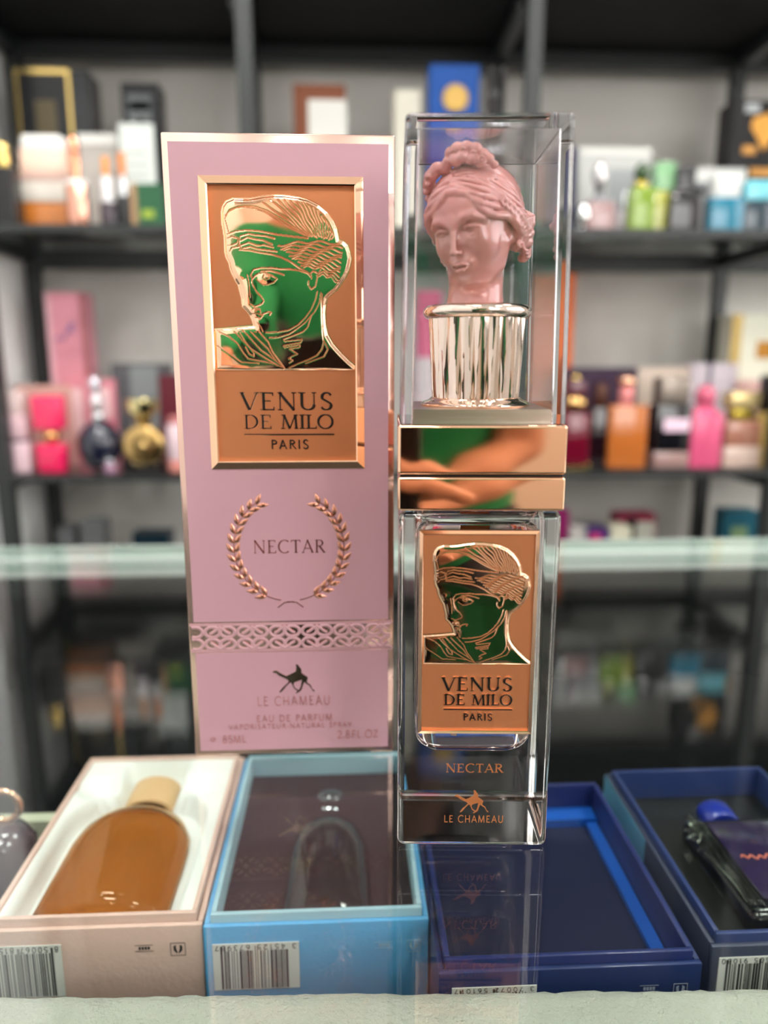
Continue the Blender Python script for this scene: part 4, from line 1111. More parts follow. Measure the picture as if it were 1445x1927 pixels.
# at the left, a dark bottle with a rose ring standing beside the pink box
t = thing('perfume_bottle', 'smoky bottle with a rose gold ring standing left of the open pink box', 'perfume bottle', (-.163, .318, ZS))
q = MB(); q.lathe([(.013, ZS), (.0145, ZS + .002), (.0145, ZS + .030), (.010, ZS + .036), (.006, ZS + .038), (.0005, ZS + .0381)], 40, (-.163, .318, 0)); q.build('glass_body', mat('smoky_violet', srgb(70, 56, 66), .1, coat=1), t, smooth=50)
q = MB(); q.tube([(-.163 + .0075 * math.cos(a), .318 + .004, ZS + .046 + .0075 * math.sin(a)) for a in np.linspace(0, math.tau, 30)[:-1]], .0016, 10, closed=True); q.build('ring_stopper', M_gold, t, smooth=True)
q = MB(); q.box((-.30, .345, ZS), (-.152, .352, ZS + .022)); tag(q.build('price_rail', mat('pale_green_rail', srgb(190, 196, 170), .5)), 'pale grey-green price rail on the case floor behind the pink box', 'price rail')
# ================================================================ the shelf unit behind
YFR, YBK = 1.18, 1.395
YM = lambda Y: YFR + (Y - 1.25) * (YBK - YFR) / .30
#                                 # front and rear posts
M_shg = sheet_glass('shelf_glass', (.93, .95, .94, 1), .05)
Z1 = on_y(700, 430, YFR).z; Z2 = on_y(700, 884, YFR).z - .004; Z0 = .662; Z3 = -.40; Z4 = -.75; ZT = 1.70
su = thing('shelf_unit', 'black steel shelf unit with glass shelves of perfumes behind the counter', 'shelf unit', (.3, 1.4, FLOOR))
ps = .022
xb = [on_y(px, 300, YBK).x for px in (44, 483, 930, 1374)] + [on_y(1374, 300, YBK).x + .47, on_y(1374, 300, YBK).x + .94]
for x in xb:
    for y in (YFR + .0, YBK):
        xx = x if y == YBK else x + .012
        q = MB(); q.box((xx - ps / 2, y - ps / 2, FLOOR), (xx + ps / 2, y + ps / 2, ZT)); q.build('post', M_black, su)
xl, xr = xb[0], xb[-1]
for z, gl in ((Z1, 1), (Z2, 1), (Z3, 0), (Z4, 0)):
    q = MB()
    if gl: q.box((xl - .011, YFR - .005, z - .006), (xr + .02, YBK + .012, z)); q.build('glass_shelf', M_shg, su)
    else: q.box((xl - .011, YFR - .005, z - .012), (xr + .02, YBK + .012, z)); q.build('board_shelf', M_blk, su)
    zr = z - (.0065 if gl else .0125)
    q = MB(); q.box((xl, YFR - .013, z - .010), (xr, YFR - .0055, z + .001)); q.build('front_rail', M_black, su)
    q = MB(); q.box((xl + ps / 2, YBK - .012, zr - .031), (xr - ps / 2, YBK + .010, zr)); q.build('back_rail', M_black, su)
    for x in xb:
        q = MB(); q.box((x - .007, YFR + .012, zr - .022), (x + .007, YBK - .012, zr)); q.build('side_rail', M_black, su)
q = MB(); q.box((xl - .011, YFR - .015, Z0), (xr + .02, YBK + .02, Z0 + .02)); q.build('top_board', M_blk, su)
q = MB(); q.box((xl - .011, YFR - .010, Z0 + .42), (xr + .02, YFR - .002, ZT)); q.build('fascia_panel', M_blk, su)
q = MB(); q.box((xl - .011, YFR - .015, ZT), (xr + .02, YBK + .02, ZT + .02)); q.build('top_board', M_blk, su)
q = MB(); q.box((xl - .011, YBK + .022, Z0 + .02), (xr + .02, YBK + .03, ZT)); q.build('back_panel', M_blk, su)
for x in xb:
    q = MB(); q.box((x - .01, YFR + .012, Z0 - .022), (x + .01, YBK - .012, Z0)); q.build('side_rail', M_black, su)
q = MB(); q.box((xl, YBK - .012, Z0 - .024), (xr, YBK + .010, Z0)); q.build('back_rail', M_black, su)
# black stock boxes on the top board
for k, (x, wd, h) in enumerate([(-.50, .2, .28), (-.22, .24, .34), (.08, .22, .30), (.36, .26, .36), (.66, .22, .30), (.96, .26, .34)]):
    q = MB(); q.rbox((x, YFR + .03, Z0 + .0205), (x + wd, YFR + .17, Z0 + .02 + h), .002, 1)
    b = q.build('stock_box', M_blk)
    tag(b, 'black stock box on the top board, %s from the left wall' % ['first', 'second', 'third', 'fourth', 'fifth', 'sixth'][k], 'box', 'black stock boxes on the top board')

# ---------------------------------------------------------------- stock on the shelves
def C(r, g, b, rough=.35, metal=0., coat=.0, trans=0.):
    return mat('finish_%d_%d_%d_%d_%d_%d' % (r, g, b, int(rough * 100), int(metal * 10), int(trans * 10)), srgb(r, g, b), rough, metal, coat, trans=trans, ior=1.3)
G_ = lambda r, g, b: C(r, g, b, .06, 0, 1.0)          # coloured glass bodies
def span(px0, px1, py, Y): return on_y(px0, py, Y).x, on_y(px1, py, Y).x
def carton_s(name, label, px0, px1, pyt, Zs, Y, m, depth=.05, extras=None, group=None, cat='box', pyb=None):
    Y = YM(Y); depth = depth * .72
    x0, x1 = span(px0, px1, pyt + 40, Y); zt_ = on_y((px0 + px1) / 2, pyt, Y).z
    zb = Zs + .0003 if pyb is None else on_y(px0, pyb, Y).z
    t = thing(name, label, cat, ((x0 + x1) / 2, Y + depth / 2, zb), group=group)
    q = MB(); q.rbox((x0, Y, zb), (x1, Y + depth, zt_), .001, 1); q.build('carton_body', m, t)
    for pn, (u0, u1, v0, v1), mm in (extras or []):       # printed fields in fractions of the front
        q = MB(); q.box((x0 + (x1 - x0) * u0, Y - .0006, zb + (zt_ - zb) * v0), (x0 + (x1 - x0) * u1, Y + .0004, zb + (zt_ - zb) * v1)); q.build(pn, mm, t)
    return t
def bottle_s(label, px0, px1, pyt, Zs, Y, segs, shape='box', depth=None, group=None, name='perfume_bottle', cat='perfume bottle'):
    """segs: (part, bottom fraction, top fraction, width fraction bottom, width fraction top, material[, shape])"""
    Y = YM(Y)
    x0, x1 = span(px0, px1, pyt + 60, Y); zt_ = on_y((px0 + px1) / 2, pyt, Y).z; H = zt_ - Zs - .0003; cx = (x0 + x1) / 2; wd = x1 - x0
    d = depth or wd * .7; yc = Y + d / 2
    t = thing(name, label, cat, (cx, yc, Zs + .0003), group=group)
    for sg in segs:
        pn, v0, v1, w0, w1, m = sg[:6]; sh = sg[6] if len(sg) > 6 else shape
        za, zb = Zs + .0003 + H * v0, Zs + .0003 + H * v1
        q = MB()
        if sh == 'box':
            q.rbox((cx - wd * w0 / 2, yc - d * min(1, w0) / 2, za), (cx + wd * w0 / 2, yc + d * min(1, w0) / 2, zb), min(.003, (zb - za) * .2, wd * w0 * .2), 3)
            if w1 != w0:
                zm_ = (za + zb) / 2
                q.v = [(cx + (x - cx) * (w0 + (w1 - w0) * (z - za) / (zb - za)) / w0, y, z) for x, y, z in q.v]
        elif sh == 'ball':
            r = wd * w0 / 2; hz = (zb - za) / 2
            q.lathe([(max(r * math.sin(a), 1e-5), (za + zb) / 2 - hz * math.cos(a)) for a in np.linspace(0.001, math.pi - .001, 18)], 32, (cx, yc, 0))
        elif sh == 'disc':                                  # a round plate facing the viewer, ribbed
            r = wd * w0 / 2; dd = d * .28
            q.lathe([(r * .80, -dd), (r * .95, -dd * .8), (r, -dd * .3), (r, dd * .3), (r * .9, dd)], 64, (0, 0, 0), rad=lambda a, z: 1 + .03 * math.cos(a * 32))
            q.lathe([(r * .42, -dd * 1.25), (r * .5, -dd), (r * .42, -dd * .9)], 40); q.lathe([(.0001, -dd * 1.5), (r * .18, -dd * 1.35), (r * .3, -dd * 1.0)], 32)
            q.v = [(x + cx, yc + z, (za + zb) / 2 + y) for x, y, z in q.v]
        else:
            r0, r1 = wd * w0 / 2, wd * w1 / 2; e = min((zb - za) * .15, .002)
            q.lathe([(r0 * .92, za), (r0, za + e), (r0 + (r1 - r0) * .9, zb - e), (r1 * .9, zb), (.0001, zb + 1e-5)], 36, (cx, yc, 0), sy=min(1, d / wd) if wd else 1)
        q.f = q.f; fix(q.build(pn, m, t, smooth=40))
    return t
SI = C(214, 218, 222, .12, 1.); GOLD = C(226, 196, 120, .18, 1.); COP = C(232, 160, 128, .15, 1.); BLK = C(20, 20, 22, .25, 0, .5); WHT = C(226, 226, 222, .5)
S1, S2, S3 = Z1, Z2, Z3
yf1, yb1 = 1.262, 1.40
# ---- shelf 1, left bay
bottle_s('black bottle with a polished gold cap at the far left of the upper shelf', -28, 22, 262, S1, yf1, [('glass_body', 0, .70, 1, 1, BLK), ('cap', .70, .97, .62, .62, GOLD, 'cyl')])
t = carton_s('perfume_carton', 'large black carton with gold edges at the left end of the upper shelf', 30, 168, 130, S1, yb1, C(24, 25, 28, .3, 0, .3), .08, [
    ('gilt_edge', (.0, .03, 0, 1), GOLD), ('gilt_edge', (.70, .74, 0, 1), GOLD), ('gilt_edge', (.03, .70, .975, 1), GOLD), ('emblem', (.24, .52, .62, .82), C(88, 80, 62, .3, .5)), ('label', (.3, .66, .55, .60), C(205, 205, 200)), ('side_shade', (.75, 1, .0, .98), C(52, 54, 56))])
bottle_s('clear boxy bottle with amber liquid and a peach band before the gold-edged black carton', 34, 124, 252, S1, 1.31, [('liquid', .02, .30, .96, .96, C(176, 104, 40, .08, 0, 1.)), ('glass_body', .30, .52, 1, 1, C(196, 190, 180, .05, 0, 1.)), ('band', .52, .60, 1, 1, C(190, 160, 150)), ('shoulder', .60, .86, .98, .94, C(226, 196, 178)), ('bow_cap', .86, 1, .92, .80, WHT), ('gilt_label', .05, .22, .5, .5, GOLD)])
bottle_s('slim rose gold atomiser with a ball top on the upper shelf left', 114, 157, 250, S1, yf1, [('metal_body', 0, .47, 1, 1, C(226, 168, 148, .2, 1.)), ('shoulder_ring', .47, .52, .95, .9, WHT), ('neck', .52, .80, .40, .55, COP), ('ball_top', .76, 1, .55, .55, COP, 'ball')], 'cyl')
carton_s('folded_leaflet', 'white translucent leaflet standing behind two small bottles on the upper shelf', 148, 222, 252, S1, 1.38, C(176, 172, 166), .01, [('top_fold', (0, 1, .90, 1), WHT)], cat='leaflet')
bottle_s('small black bottle with a white neck and orange tip left of the green carton', 182, 213, 292, S1, yf1, [('glass_body', 0, .36, 1, 1, C(44, 32, 44, .1, 0, 1.)), ('neck', .36, .72, .62, .62, C(222, 220, 222, .25)), ('cap', .74, 1, .42, .42, C(214, 138, 70, .3))], 'cyl', group=None)
bottle_s('small black bottle with a silver neck and copper tip touching the green carton', 212, 244, 285, S1, yf1, [('glass_body', 0, .42, 1, 1, BLK), ('neck', .42, .68, .55, .55, SI), ('cap', .70, 1, .42, .42, C(204, 120, 60, .3))], 'cyl')
carton_s('perfume_carton', 'tall black carton with a silver plate behind the pale card sheet', 228, 300, 155, S1, 1.36, C(30, 32, 34, .3), .06, [('silver_plate', (.16, .78, .55, .92), C(92, 96, 98)), ('emblem', (.36, .64, .68, .76), C(190, 194, 194)), ('heading', (.2, .74, .82, .88), C(168, 172, 170))])
carton_s('card_sheet', 'pale printed card sheet leaning on the tall black carton', 224, 290, 232, S1, 1.33, C(196, 202, 198), .006, [('printed_lines', (.12, .82, .52 + .0, .54), C(150, 156, 152)), ('printed_lines', (.12, .82, .62, .64), C(150, 156, 152)), ('printed_lines', (.12, .82, .72, .74), C(150, 156, 152)), ('dark_foot', (0, 1, .0, .38), C(70, 74, 78))], cat='card')
carton_s('perfume_carton', 'small dark green carton with a brown side, left of the tall pink carton', 246, 306, 345, S1, yf1, C(42, 84, 58, .4), .04, [('brown_side', (0, .20, 0, 1), C(150, 122, 92)), ('yellow_print', (.34, .72, .22, .40), C(140, 160, 60))])
# ---- shelf 1, middle
t = carton_s('display_case', 'brown case with a white square front, upper shelf above the pink carton', 552, 650, 158, S1, 1.36, C(112, 62, 40, .5), .07, [('white_front', (.28, 1.02, .0, .90), C(206, 206, 200))], cat='box')
carton_s('perfume_carton', 'cream carton standing between the brown case and the blue carton', 742, 792, 168, S1, 1.36, C(202, 198, 184, .5), .05)
t = carton_s('perfume_carton', 'bright blue carton with a round gold medal behind the clear cap', 808, 902, 121, S1, 1.34, C(14, 72, 150, .4), .07)
x0, x1 = span(832, 882, 180, YM(1.34)); q = MB(); r = (x1 - x0) / 2; q.lathe([(r, -.001), (r * .9, -.003), (.0001, -.003)], 40); q.v = [(x + (x0 + x1) / 2, YM(1.34) + z, on_y(857, 185, YM(1.34)).z + y) for x, y, z in q.v]; fix(q.build('gold_medal', C(170, 140, 80, .35, .7), t, smooth=40))
bottle_s('black bottle stack right of the bright blue carton', 916, 956, 112, S1, 1.37, [('glass_body', 0, .55, 1, 1, BLK), ('collar', .55, .62, .8, .8, SI), ('cap', .62, 1, .8, .8, BLK)])
bottle_s('green glass bottle seen through the clear cap on the upper shelf', 925, 985, 320, S1, 1.31, [('glass_body', 0, .72, 1, .9, G_(70, 110, 84)), ('cap', .72, 1, .5, .5, BLK)])
# ---- shelf 1, right bay
carton_s('perfume_carton', 'narrow navy carton just right of the clear cap on the upper shelf', 1040, 1084, 276, S1, 1.32, C(36, 36, 74, .4), .05)
carton_s('perfume_carton', 'white textured carton behind the crystal bottle', 1088, 1224, 278, S1, 1.40, C(196, 198, 196, .5), .06, [('lace_print', (.42, .9, .2, .78), C(160, 164, 166)), ('lid_edge', (.0, 1.0, .93, 1), WHT)])
t = bottle_s('silver crystal bottle with a faceted stopper right of the clear cap', 1106, 1162, 300, S1, yf1, [('glass_body', 0, .42, 1, .94, C(150, 120, 120, .1, 0, 1.)), ('crystal_front', .12, .40, .62, .62, C(210, 214, 214, .12, .8)), ('shoulder', .42, .55, .8, .3, C(178, 180, 184, .1, .6), 'cyl'), ('neck', .55, .64, .28, .28, BLK, 'cyl'), ('stopper', .62, 1, .5, .5, C(210, 206, 208, .08, .7), 'ball')])
bottle_s('shiny silver ball bottle beside the crystal bottle', 1084, 1114, 380, S1, 1.265, [('foot', 0, .25, .5, .4, SI, 'cyl'), ('ball', .15, 1, .95, .95, C(230, 232, 232, .05, 1.), 'ball')], group=None)
bottle_s('small clear bottle with a silver top between the crystal and green bottles', 1164, 1196, 360, S1, 1.30, [('glass_body', 0, .55, 1, 1, C(196, 190, 196, .08, 0, 1.)), ('cap', .55, 1, .7, .7, SI)], 'cyl')
bottle_s('bright green bottle with a dark green domed cap', 1188, 1236, 302, S1, yf1, [('glass_body', 0, .64, 1, .9, C(112, 140, 30, .06, 0, 1.)), ('collar', .64, .73, .55, .55, C(176, 160, 70, .2, .8), 'cyl'), ('cap', .72, 1, .62, .5, C(34, 66, 24, .15, 0, 1.), 'ball')])
bottle_s('yellow green bottle with a pale mint cap', 1228, 1276, 303, S1, 1.285, [('glass_body', 0, .60, 1, .95, C(168, 170, 70, .06, 0, 1.)), ('cap', .60, 1, .8, .78, C(122, 168, 124, .25, 0, .6))])
bottle_s('squat black bottle with a black cap between green and teal bottles', 1262, 1330, 308, S1, yf1, [('glass_body', 0, .66, 1, .9, C(18, 18, 22, .08, 0, 1.)), ('cap', .66, 1, .52, .52, C(40, 40, 44, .2, 0, .6)), ('chrome_trim', .60, .66, .6, .6, SI)])
carton_s('folded_leaflet', 'white and silver leaflet propped behind the teal bottle', 1288, 1402, 316, S1, 1.36, C(206, 208, 206), .02, [('grey_print', (.1, .55, .55, .8), C(110, 114, 118))], cat='leaflet')
bottle_s('teal blue bottle with a white cap on the upper shelf right', 1338, 1402, 326, S1, yf1, [('glass_body', 0, .60, 1, .98, C(10, 110, 138, .06, 0, 1.)), ('cap', .60, 1, .78, .74, C(206, 208, 206, .3))])
t = carton_s('perfume_carton', 'black carton with a golden emblem at the right end of the upper shelf', 1378, 1478, 188, S1, 1.38, C(34, 33, 34, .4), .07)
q = MB(); rr_ = random.Random(2)
E0 = [(1418, 222), (1448, 212), (1462, 240), (1452, 262), (1436, 284), (1424, 258), (1414, 240)]
q.poly([(on_y(a, b, YM(1.38) - .001).x, on_y(a, b, YM(1.38) - .001).z) for a, b in E0][::-1], YM(1.38) - .0008, .0006); q.build('golden_emblem', C(226, 164, 80, .35, .3), t)
q = MB(); 
for a, b, c, d_ in ((1398, 274, 1422, 290), (1412, 316, 1470, 332)): p1 = on_y(a, b, YM(1.38) - .001); p2 = on_y(c, d_, YM(1.38) - .001); q.box((p1.x, YM(1.38) - .0008, p2.z), (p2.x, YM(1.38) + .0003, p1.z))
q.build('gold_print', C(200, 146, 80, .4, .3), t)
q = MB(); p1 = on_y(1404, 194, YM(1.38) - .001); p2 = on_y(1430, 212, YM(1.38) - .001); q.box((p1.x, YM(1.38) - .0008, p2.z), (p2.x, YM(1.38) + .0003, p1.z)); q.build('silver_print', C(170, 174, 176, .4), t)
bottle_s('dark teal bottle with a turquoise cap at the right edge of the upper shelf', 1400, 1460, 338, S1, yf1, [('glass_body', 0, .62, 1, 1, C(14, 44, 58, .06, 0, 1.)), ('cap', .62, 1, .9, .9, C(110, 190, 205, .2, 0, .8)), ('gilt_edge', .02, .5, .06, .06, GOLD)])
# ---- shelf 2, left bay
yf2, yb2 = 1.275, 1.42
bottle_s('pale pink bottle with a grey band at the left end of the lower shelf', -14, 46, 738, S2, yf2, [('glass_body', 0, .38, 1, 1, C(214, 184, 192, .2, 0, .6)), ('black_band', .38, .42, .9, .9, C(80, 70, 76)), ('upper_body', .42, .72, .95, .92, C(210, 176, 184, .2, 0, .6)), ('cap', .72, 1, .8, .8, C(206, 184, 182, .3))])
carton_s('perfume_carton', 'blush carton behind the hot pink bottle', 30, 132, 726, S2, 1.38, C(206, 160, 150, .4), .05)
bottle_s('hot pink bottle with a rose gold clasp on the lower shelf', 58, 116, 740, S2, yf2, [('glass_body', 0, .36, .88, .96, C(214, 24, 84, .12, 0, .8)), ('gold_clasp', .36, .56, .62, .62, C(228, 176, 120, .12, 1.), 'ball'), ('upper_body', .54, .97, .94, .98, C(222, 42, 92, .12, 0, .8)), ('gold_stud', .70, .80, .26, .26, COP, 'ball')])
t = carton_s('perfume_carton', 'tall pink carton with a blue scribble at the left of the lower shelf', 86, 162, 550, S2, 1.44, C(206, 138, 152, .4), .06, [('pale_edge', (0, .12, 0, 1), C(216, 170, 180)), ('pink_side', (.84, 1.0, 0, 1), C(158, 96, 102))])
q = MB(); pts = [on_y(a, b, YM(1.44) - .0008) for a, b in ((104, 640), (112, 634), (118, 642), (124, 626), (132, 622), (138, 612), (136, 604), (128, 618), (140, 626))]; q.tube(pts, .0014, 6); q.build('blue_script', C(84, 84, 150), t, smooth=True)
bottle_s('round midnight blue globe bottle with a crystal stopper', 130, 214, 708, S2, yf2, [('glass_globe', .0, .54, 1, 1, C(22, 26, 44, .06, 0, 1.), 'ball'), ('grey_band', .26, .32, 1.01, 1.01, C(96, 94, 96, .2, .3), 'cyl'), ('neck', .52, .62, .28, .28, SI, 'cyl'), ('stopper', .60, .84, .30, .24, C(206, 200, 204, .06, .6), 'ball'), ('crystal_ball', .82, 1, .28, .28, C(216, 214, 224, .05, .8), 'ball')])
carton_s('perfume_carton', 'pink and white patterned carton behind the midnight blue globe bottle', 124, 216, 714, S2, 1.40, C(204, 130, 142, .4), .05, [('pale_pattern', (.08, .34, .35, .9), C(222, 188, 192)), ('pale_pattern', (.7, .92, .55, .9), C(222, 186, 190)), ('red_pattern', (.66, .96, .05, .5), C(186, 66, 86))])
carton_s('perfume_carton', 'dark grey marbled carton behind the gold disc bottle', 210, 314, 684, S2, 1.42, C(82, 82, 86, .35), .07, [('marbled_front', (.34, .84, .25, .97), C(122, 126, 128, .3)), ('black_foot', (0, 1, 0, .2), C(40, 38, 42))])
t = bottle_s('gold bottle shaped as a ribbed disc with a wide pale gold cap', 222, 304, 752, S2, yf2, [('ribbed_disc', .04, .66, 1, 1, C(196, 164, 108, .2, 1.), 'disc'), ('neck', .62, .82, .30, .52, C(176, 144, 84, .25, 1.), 'cyl'), ('cap', .80, 1, .74, .74, C(232, 218, 160, .15, 1.), 'cyl'), ('foot', 0, .08, .5, .5, BLK, 'box')])
carton_s('perfume_carton', 'dark red carton half hidden behind the pink carton on the lower shelf', 300, 340, 706, S2, 1.41, C(96, 36, 48, .4), .05)
bottle_s('pinkish white bottle with a coral foot half hidden by the pink carton', 312, 352, 784, S2, yf2, [('foot', 0, .2, 1, 1, C(200, 130, 120)), ('glass_body', .2, .86, 1, 1, C(206, 182, 190, .15, 0, .8)), ('cap', .86, 1, .8, .8, C(176, 110, 110))], 'cyl')
bottle_s('tiny mauve sample vial on the lower shelf below the globe bottle', 196, 220, 866, S2, 1.262, [('vial', 0, .7, 1, 1, C(150, 116, 136, .2, 0, .8)), ('cap', .7, 1, .6, .6, SI)], 'cyl')
# ---- shelf 2, seen through the clear cap and right bay
carton_s('perfume_carton', 'deep pink carton seen through the clear cap on the lower shelf', 786, 832, 545, S2, 1.40, C(186, 84, 118, .4), .06, [('pale_panel', (.0, 1, .30, .62), C(190, 180, 180)), ('red_foot', (0, 1, .0, .2), C(190, 40, 80))])
bottle_s('rosy bottle behind the fluted pedestal on the lower shelf', 960, 1010, 700, S2, yf2, [('glass_body', 0, .7, 1, 1, C(170, 120, 130, .1, 0, 1.)), ('cap', .7, 1, .6, .6, GOLD)])
carton_s('perfume_carton', 'tall orange carton just right of the clear cap', 1010, 1082, 514, S2, 1.472, C(208, 98, 36, .4), .055)
carton_s('perfume_carton', 'dark plum carton behind the burgundy bottles', 1056, 1198, 692, S2, 1.40, C(52, 32, 56, .35), .06)
bottle_s('burgundy bottle with a gold bead collar just right of the clear cap', 1058, 1114, 705, S2, yf2, [('glass_body', 0, .60, 1, .95, C(98, 12, 34, .08, 0, 1.)), ('gold_collar', .60, .80, .9, .8, C(206, 166, 110, .18, 1.), 'ball'), ('cap', .78, .93, .7, .66, C(80, 20, 40, .1, 0, 1.)), ('gold_bead', .92, 1, .34, .3, GOLD, 'ball'), ('gold_foot', .0, .06, 1.02, 1.02, GOLD)])
bottle_s('near black bottle with a grey label next to the burgundy bottle', 1112, 1154, 722, S2, 1.29, [('glass_body', 0, .72, 1, 1, C(28, 12, 18, .08, 0, 1.)), ('label', .42, .62, .7, 1, C(70, 70, 62)), ('cap', .72, 1, .6, .55, C(70, 40, 30, .15, .3))])
bottle_s('amber bottle with a dark heart and a copper cap on the lower shelf', 1150, 1222, 706, S2, yf2, [('glass_body', .0, .68, 1, 1, C(176, 100, 46, .06, 0, 1.)), ('dark_heart', .12, .66, .42, .42, C(30, 16, 12, .15, 0, 1.)), ('neck', .68, .88, .4, .4, C(206, 130, 130, .2, .5), 'cyl'), ('cap', .86, 1, .5, .5, C(240, 190, 160, .1, 1.), 'ball')])
carton_s('perfume_carton', 'cream carton behind the black bottle with the pink label', 1198, 1304, 692, S2, 1.41, C(204, 188, 174, .45), .06)
t = bottle_s('black bottle with an oval pale pink label on the lower shelf', 1238, 1304, 710, S2, yf2, [('clear_foot', 0, .18, 1, 1, C(150, 120, 116, .08, 0, 1.)), ('glass_body', .18, .70, 1, 1, C(20, 20, 24, .08, 0, 1.)), ('cap', .70, 1, .86, .86, C(130, 120, 112, .25, .6)), ])
yq = YM(yf2); xa, xb_ = span(1249, 1298, 800, yq); q = MB(); q.rbox((xa, yq - .0012, on_y(1270, 812, yq).z), (xb_, yq + .001, on_y(1270, 788, yq).z), .0008, 2); q.build('pink_label', C(226, 196, 214, .4), t)
carton_s('perfume_carton', 'lilac white carton behind the pink figure bottle', 1300, 1386, 684, S2, 1.40, C(196, 186, 196, .4), .06, [('grey_panel', (.34, .44, .1, 1), C(96, 94, 104))])
bottle_s('rose pink bottle shaped like a robed figure with a round head', 1304, 1364, 724, S2, yf2, [('robed_body', 0, .66, .98, 1.0, C(206, 84, 122, .3, 0, .5)), ('shoulders', .62, .76, .98, .5, C(206, 84, 122, .3, 0, .5), 'cyl'), ('head_cap', .70, 1, .62, .62, C(196, 88, 116, .25, 0, .6), 'ball')])
bottle_s('blush bottle with an olive gold collar at the right of the lower shelf', 1368, 1438, 738, S2, yf2, [('clear_foot', 0, .28, 1, 1, C(196, 172, 160, .06, 0, 1.)), ('liquid', .28, .62, .96, .96, C(160, 110, 92, .08, 0, 1.)), ('collar', .62, .78, .55, .62, C(180, 160, 70, .2, .8)), ('cap', .78, 1, .8, .8, C(200, 180, 130, .2, .6))])
carton_s('perfume_carton', 'low blush carton behind the olive collared bottle', 1384, 1480, 716, S2, 1.39, C(206, 166, 160, .4), .05)
carton_s('perfume_carton', 'tall cream carton with a gold square at the right edge', 1376, 1484, 592, S2, 1.45, C(206, 206, 190, .45), .07, [('gold_side', (0, .18, 0, 1), C(170, 146, 90, .35, .5)), ('gold_square', (.46, .80, .70, .82), C(160, 110, 40, .4, .4))])
bottle_s('black capped bottle cut by the right edge on the lower shelf', 1436, 1486, 706, S2, yf2, [('glass_body', 0, .6, 1, 1, C(190, 160, 90, .1, 0, 1.)), ('cap', .6, 1, .8, .8, BLK)])
# ---- shelf 3, just above the counter's far edge
def low(kind, label, px0, px1, pyt, m, Y=1.36, extras=None): 
    return carton_s(kind, label, px0, px1, pyt, Z3, Y, m, .06, extras)
low('perfume_carton', 'magenta carton on the bottom shelf just right of the bottle', 1030, 1070, 962, C(140, 30, 96, .4))
low('perfume_carton', 'low white carton on the bottom shelf beside the magenta one', 1072, 1104, 994, C(190, 186, 182, .5), 1.34)
low('perfume_carton', 'small purple and pink carton on the bottom shelf', 1104, 1148, 996, C(70, 50, 110, .4), 1.33, [('pink_flower', (.1, .6, .86, .97), C(190, 50, 110))])
low('perfume_carton', 'low cream carton on the bottom shelf left of the striped one', 1148, 1186, 992, C(196, 194, 172, .5), 1.32)
low('perfume_carton', 'carton with a crimson top and pale stripes on the bottom shelf', 1160, 1232, 968, C(124, 40, 62, .4), 1.38, [('pale_panel', (.5, .96, .2, .95), C(176, 176, 164)), ('black_panel', (.24, .5, .2, .98), C(30, 26, 28))])
low('perfume_carton', 'teal carton with a green mountain print on the bottom shelf right', 1362, 1424, 962, C(24, 84, 102, .4), 1.36, [('green_print', (.2, .7, .5, .90), C(110, 136, 100))])
low('perfume_carton', 'salmon carton at the right edge of the bottom shelf', 1424, 1470, 982, C(196, 130, 130, .4), 1.36)
low('perfume_carton', 'silver grey carton on the bottom shelf at the left', 108, 140, 994, C(104, 106, 108, .3, .3), 1.36)
low('perfume_carton', 'grey carton with a pale gable front on the bottom shelf', 152, 196, 982, C(108, 110, 110, .4), 1.38)
low('perfume_carton', 'dark teal carton on the bottom shelf just left of the pink carton', 250, 320, 1004, C(22, 40, 50, .25), 1.36)
# ================================================================ the photographer, seen only as colours in the metal
M_skin = mat('skin', srgb(196, 140, 110), .5); M_green = mat('green_shirt_cloth', srgb(24, 140, 84), .85); M_jean = mat('dark_trousers', srgb(28, 30, 38), .8); M_hair = mat('black_hair', srgb(18, 14, 12), .6)
M_phone = mat('phone_black', srgb(12, 12, 14), .25)
PX = -.010
pr_ = thing('person', 'person in a green shirt behind the counter front, holding up a black phone', 'person', (PX, -.86, FLOOR))
def sculpt(name, lo, hi, step, fn, m):
    s = Sdf(lo, hi, step); fn(s); V, F = s.mesh()
    q = MB(); me = bpy.data.meshes.new(name); me.from_pydata(V.tolist(), [], F.tolist()); me.update(); me.materials.append(m)
    me.polygons.foreach_set('use_smooth', [True] * len(F))
    o = bpy.data.objects.new(name, me); COL.objects.link(o); o.parent = pr_; o.matrix_parent_inverse = Matrix.Translation(pr_.location).inverted()
    return o
SHL, ELL, WRL = (PX - .150, -.735, .315), (PX - .185, -.46, .105), (-.062, -.135, -.012)
SHR, ELR, WRR = (PX + .150, -.735, .315), (PX + .165, -.76, .02), (PX - .01, -.585, -.105)
HD = np.array((PX, -.66, .575)); HR = rotm('x', -14)
def hp(x, y, z): return HD + HR @ np.array((x, -y, z))           # head frame, -y is the face as in the bust
HRf = HR @ np.diag((1, -1, 1.))
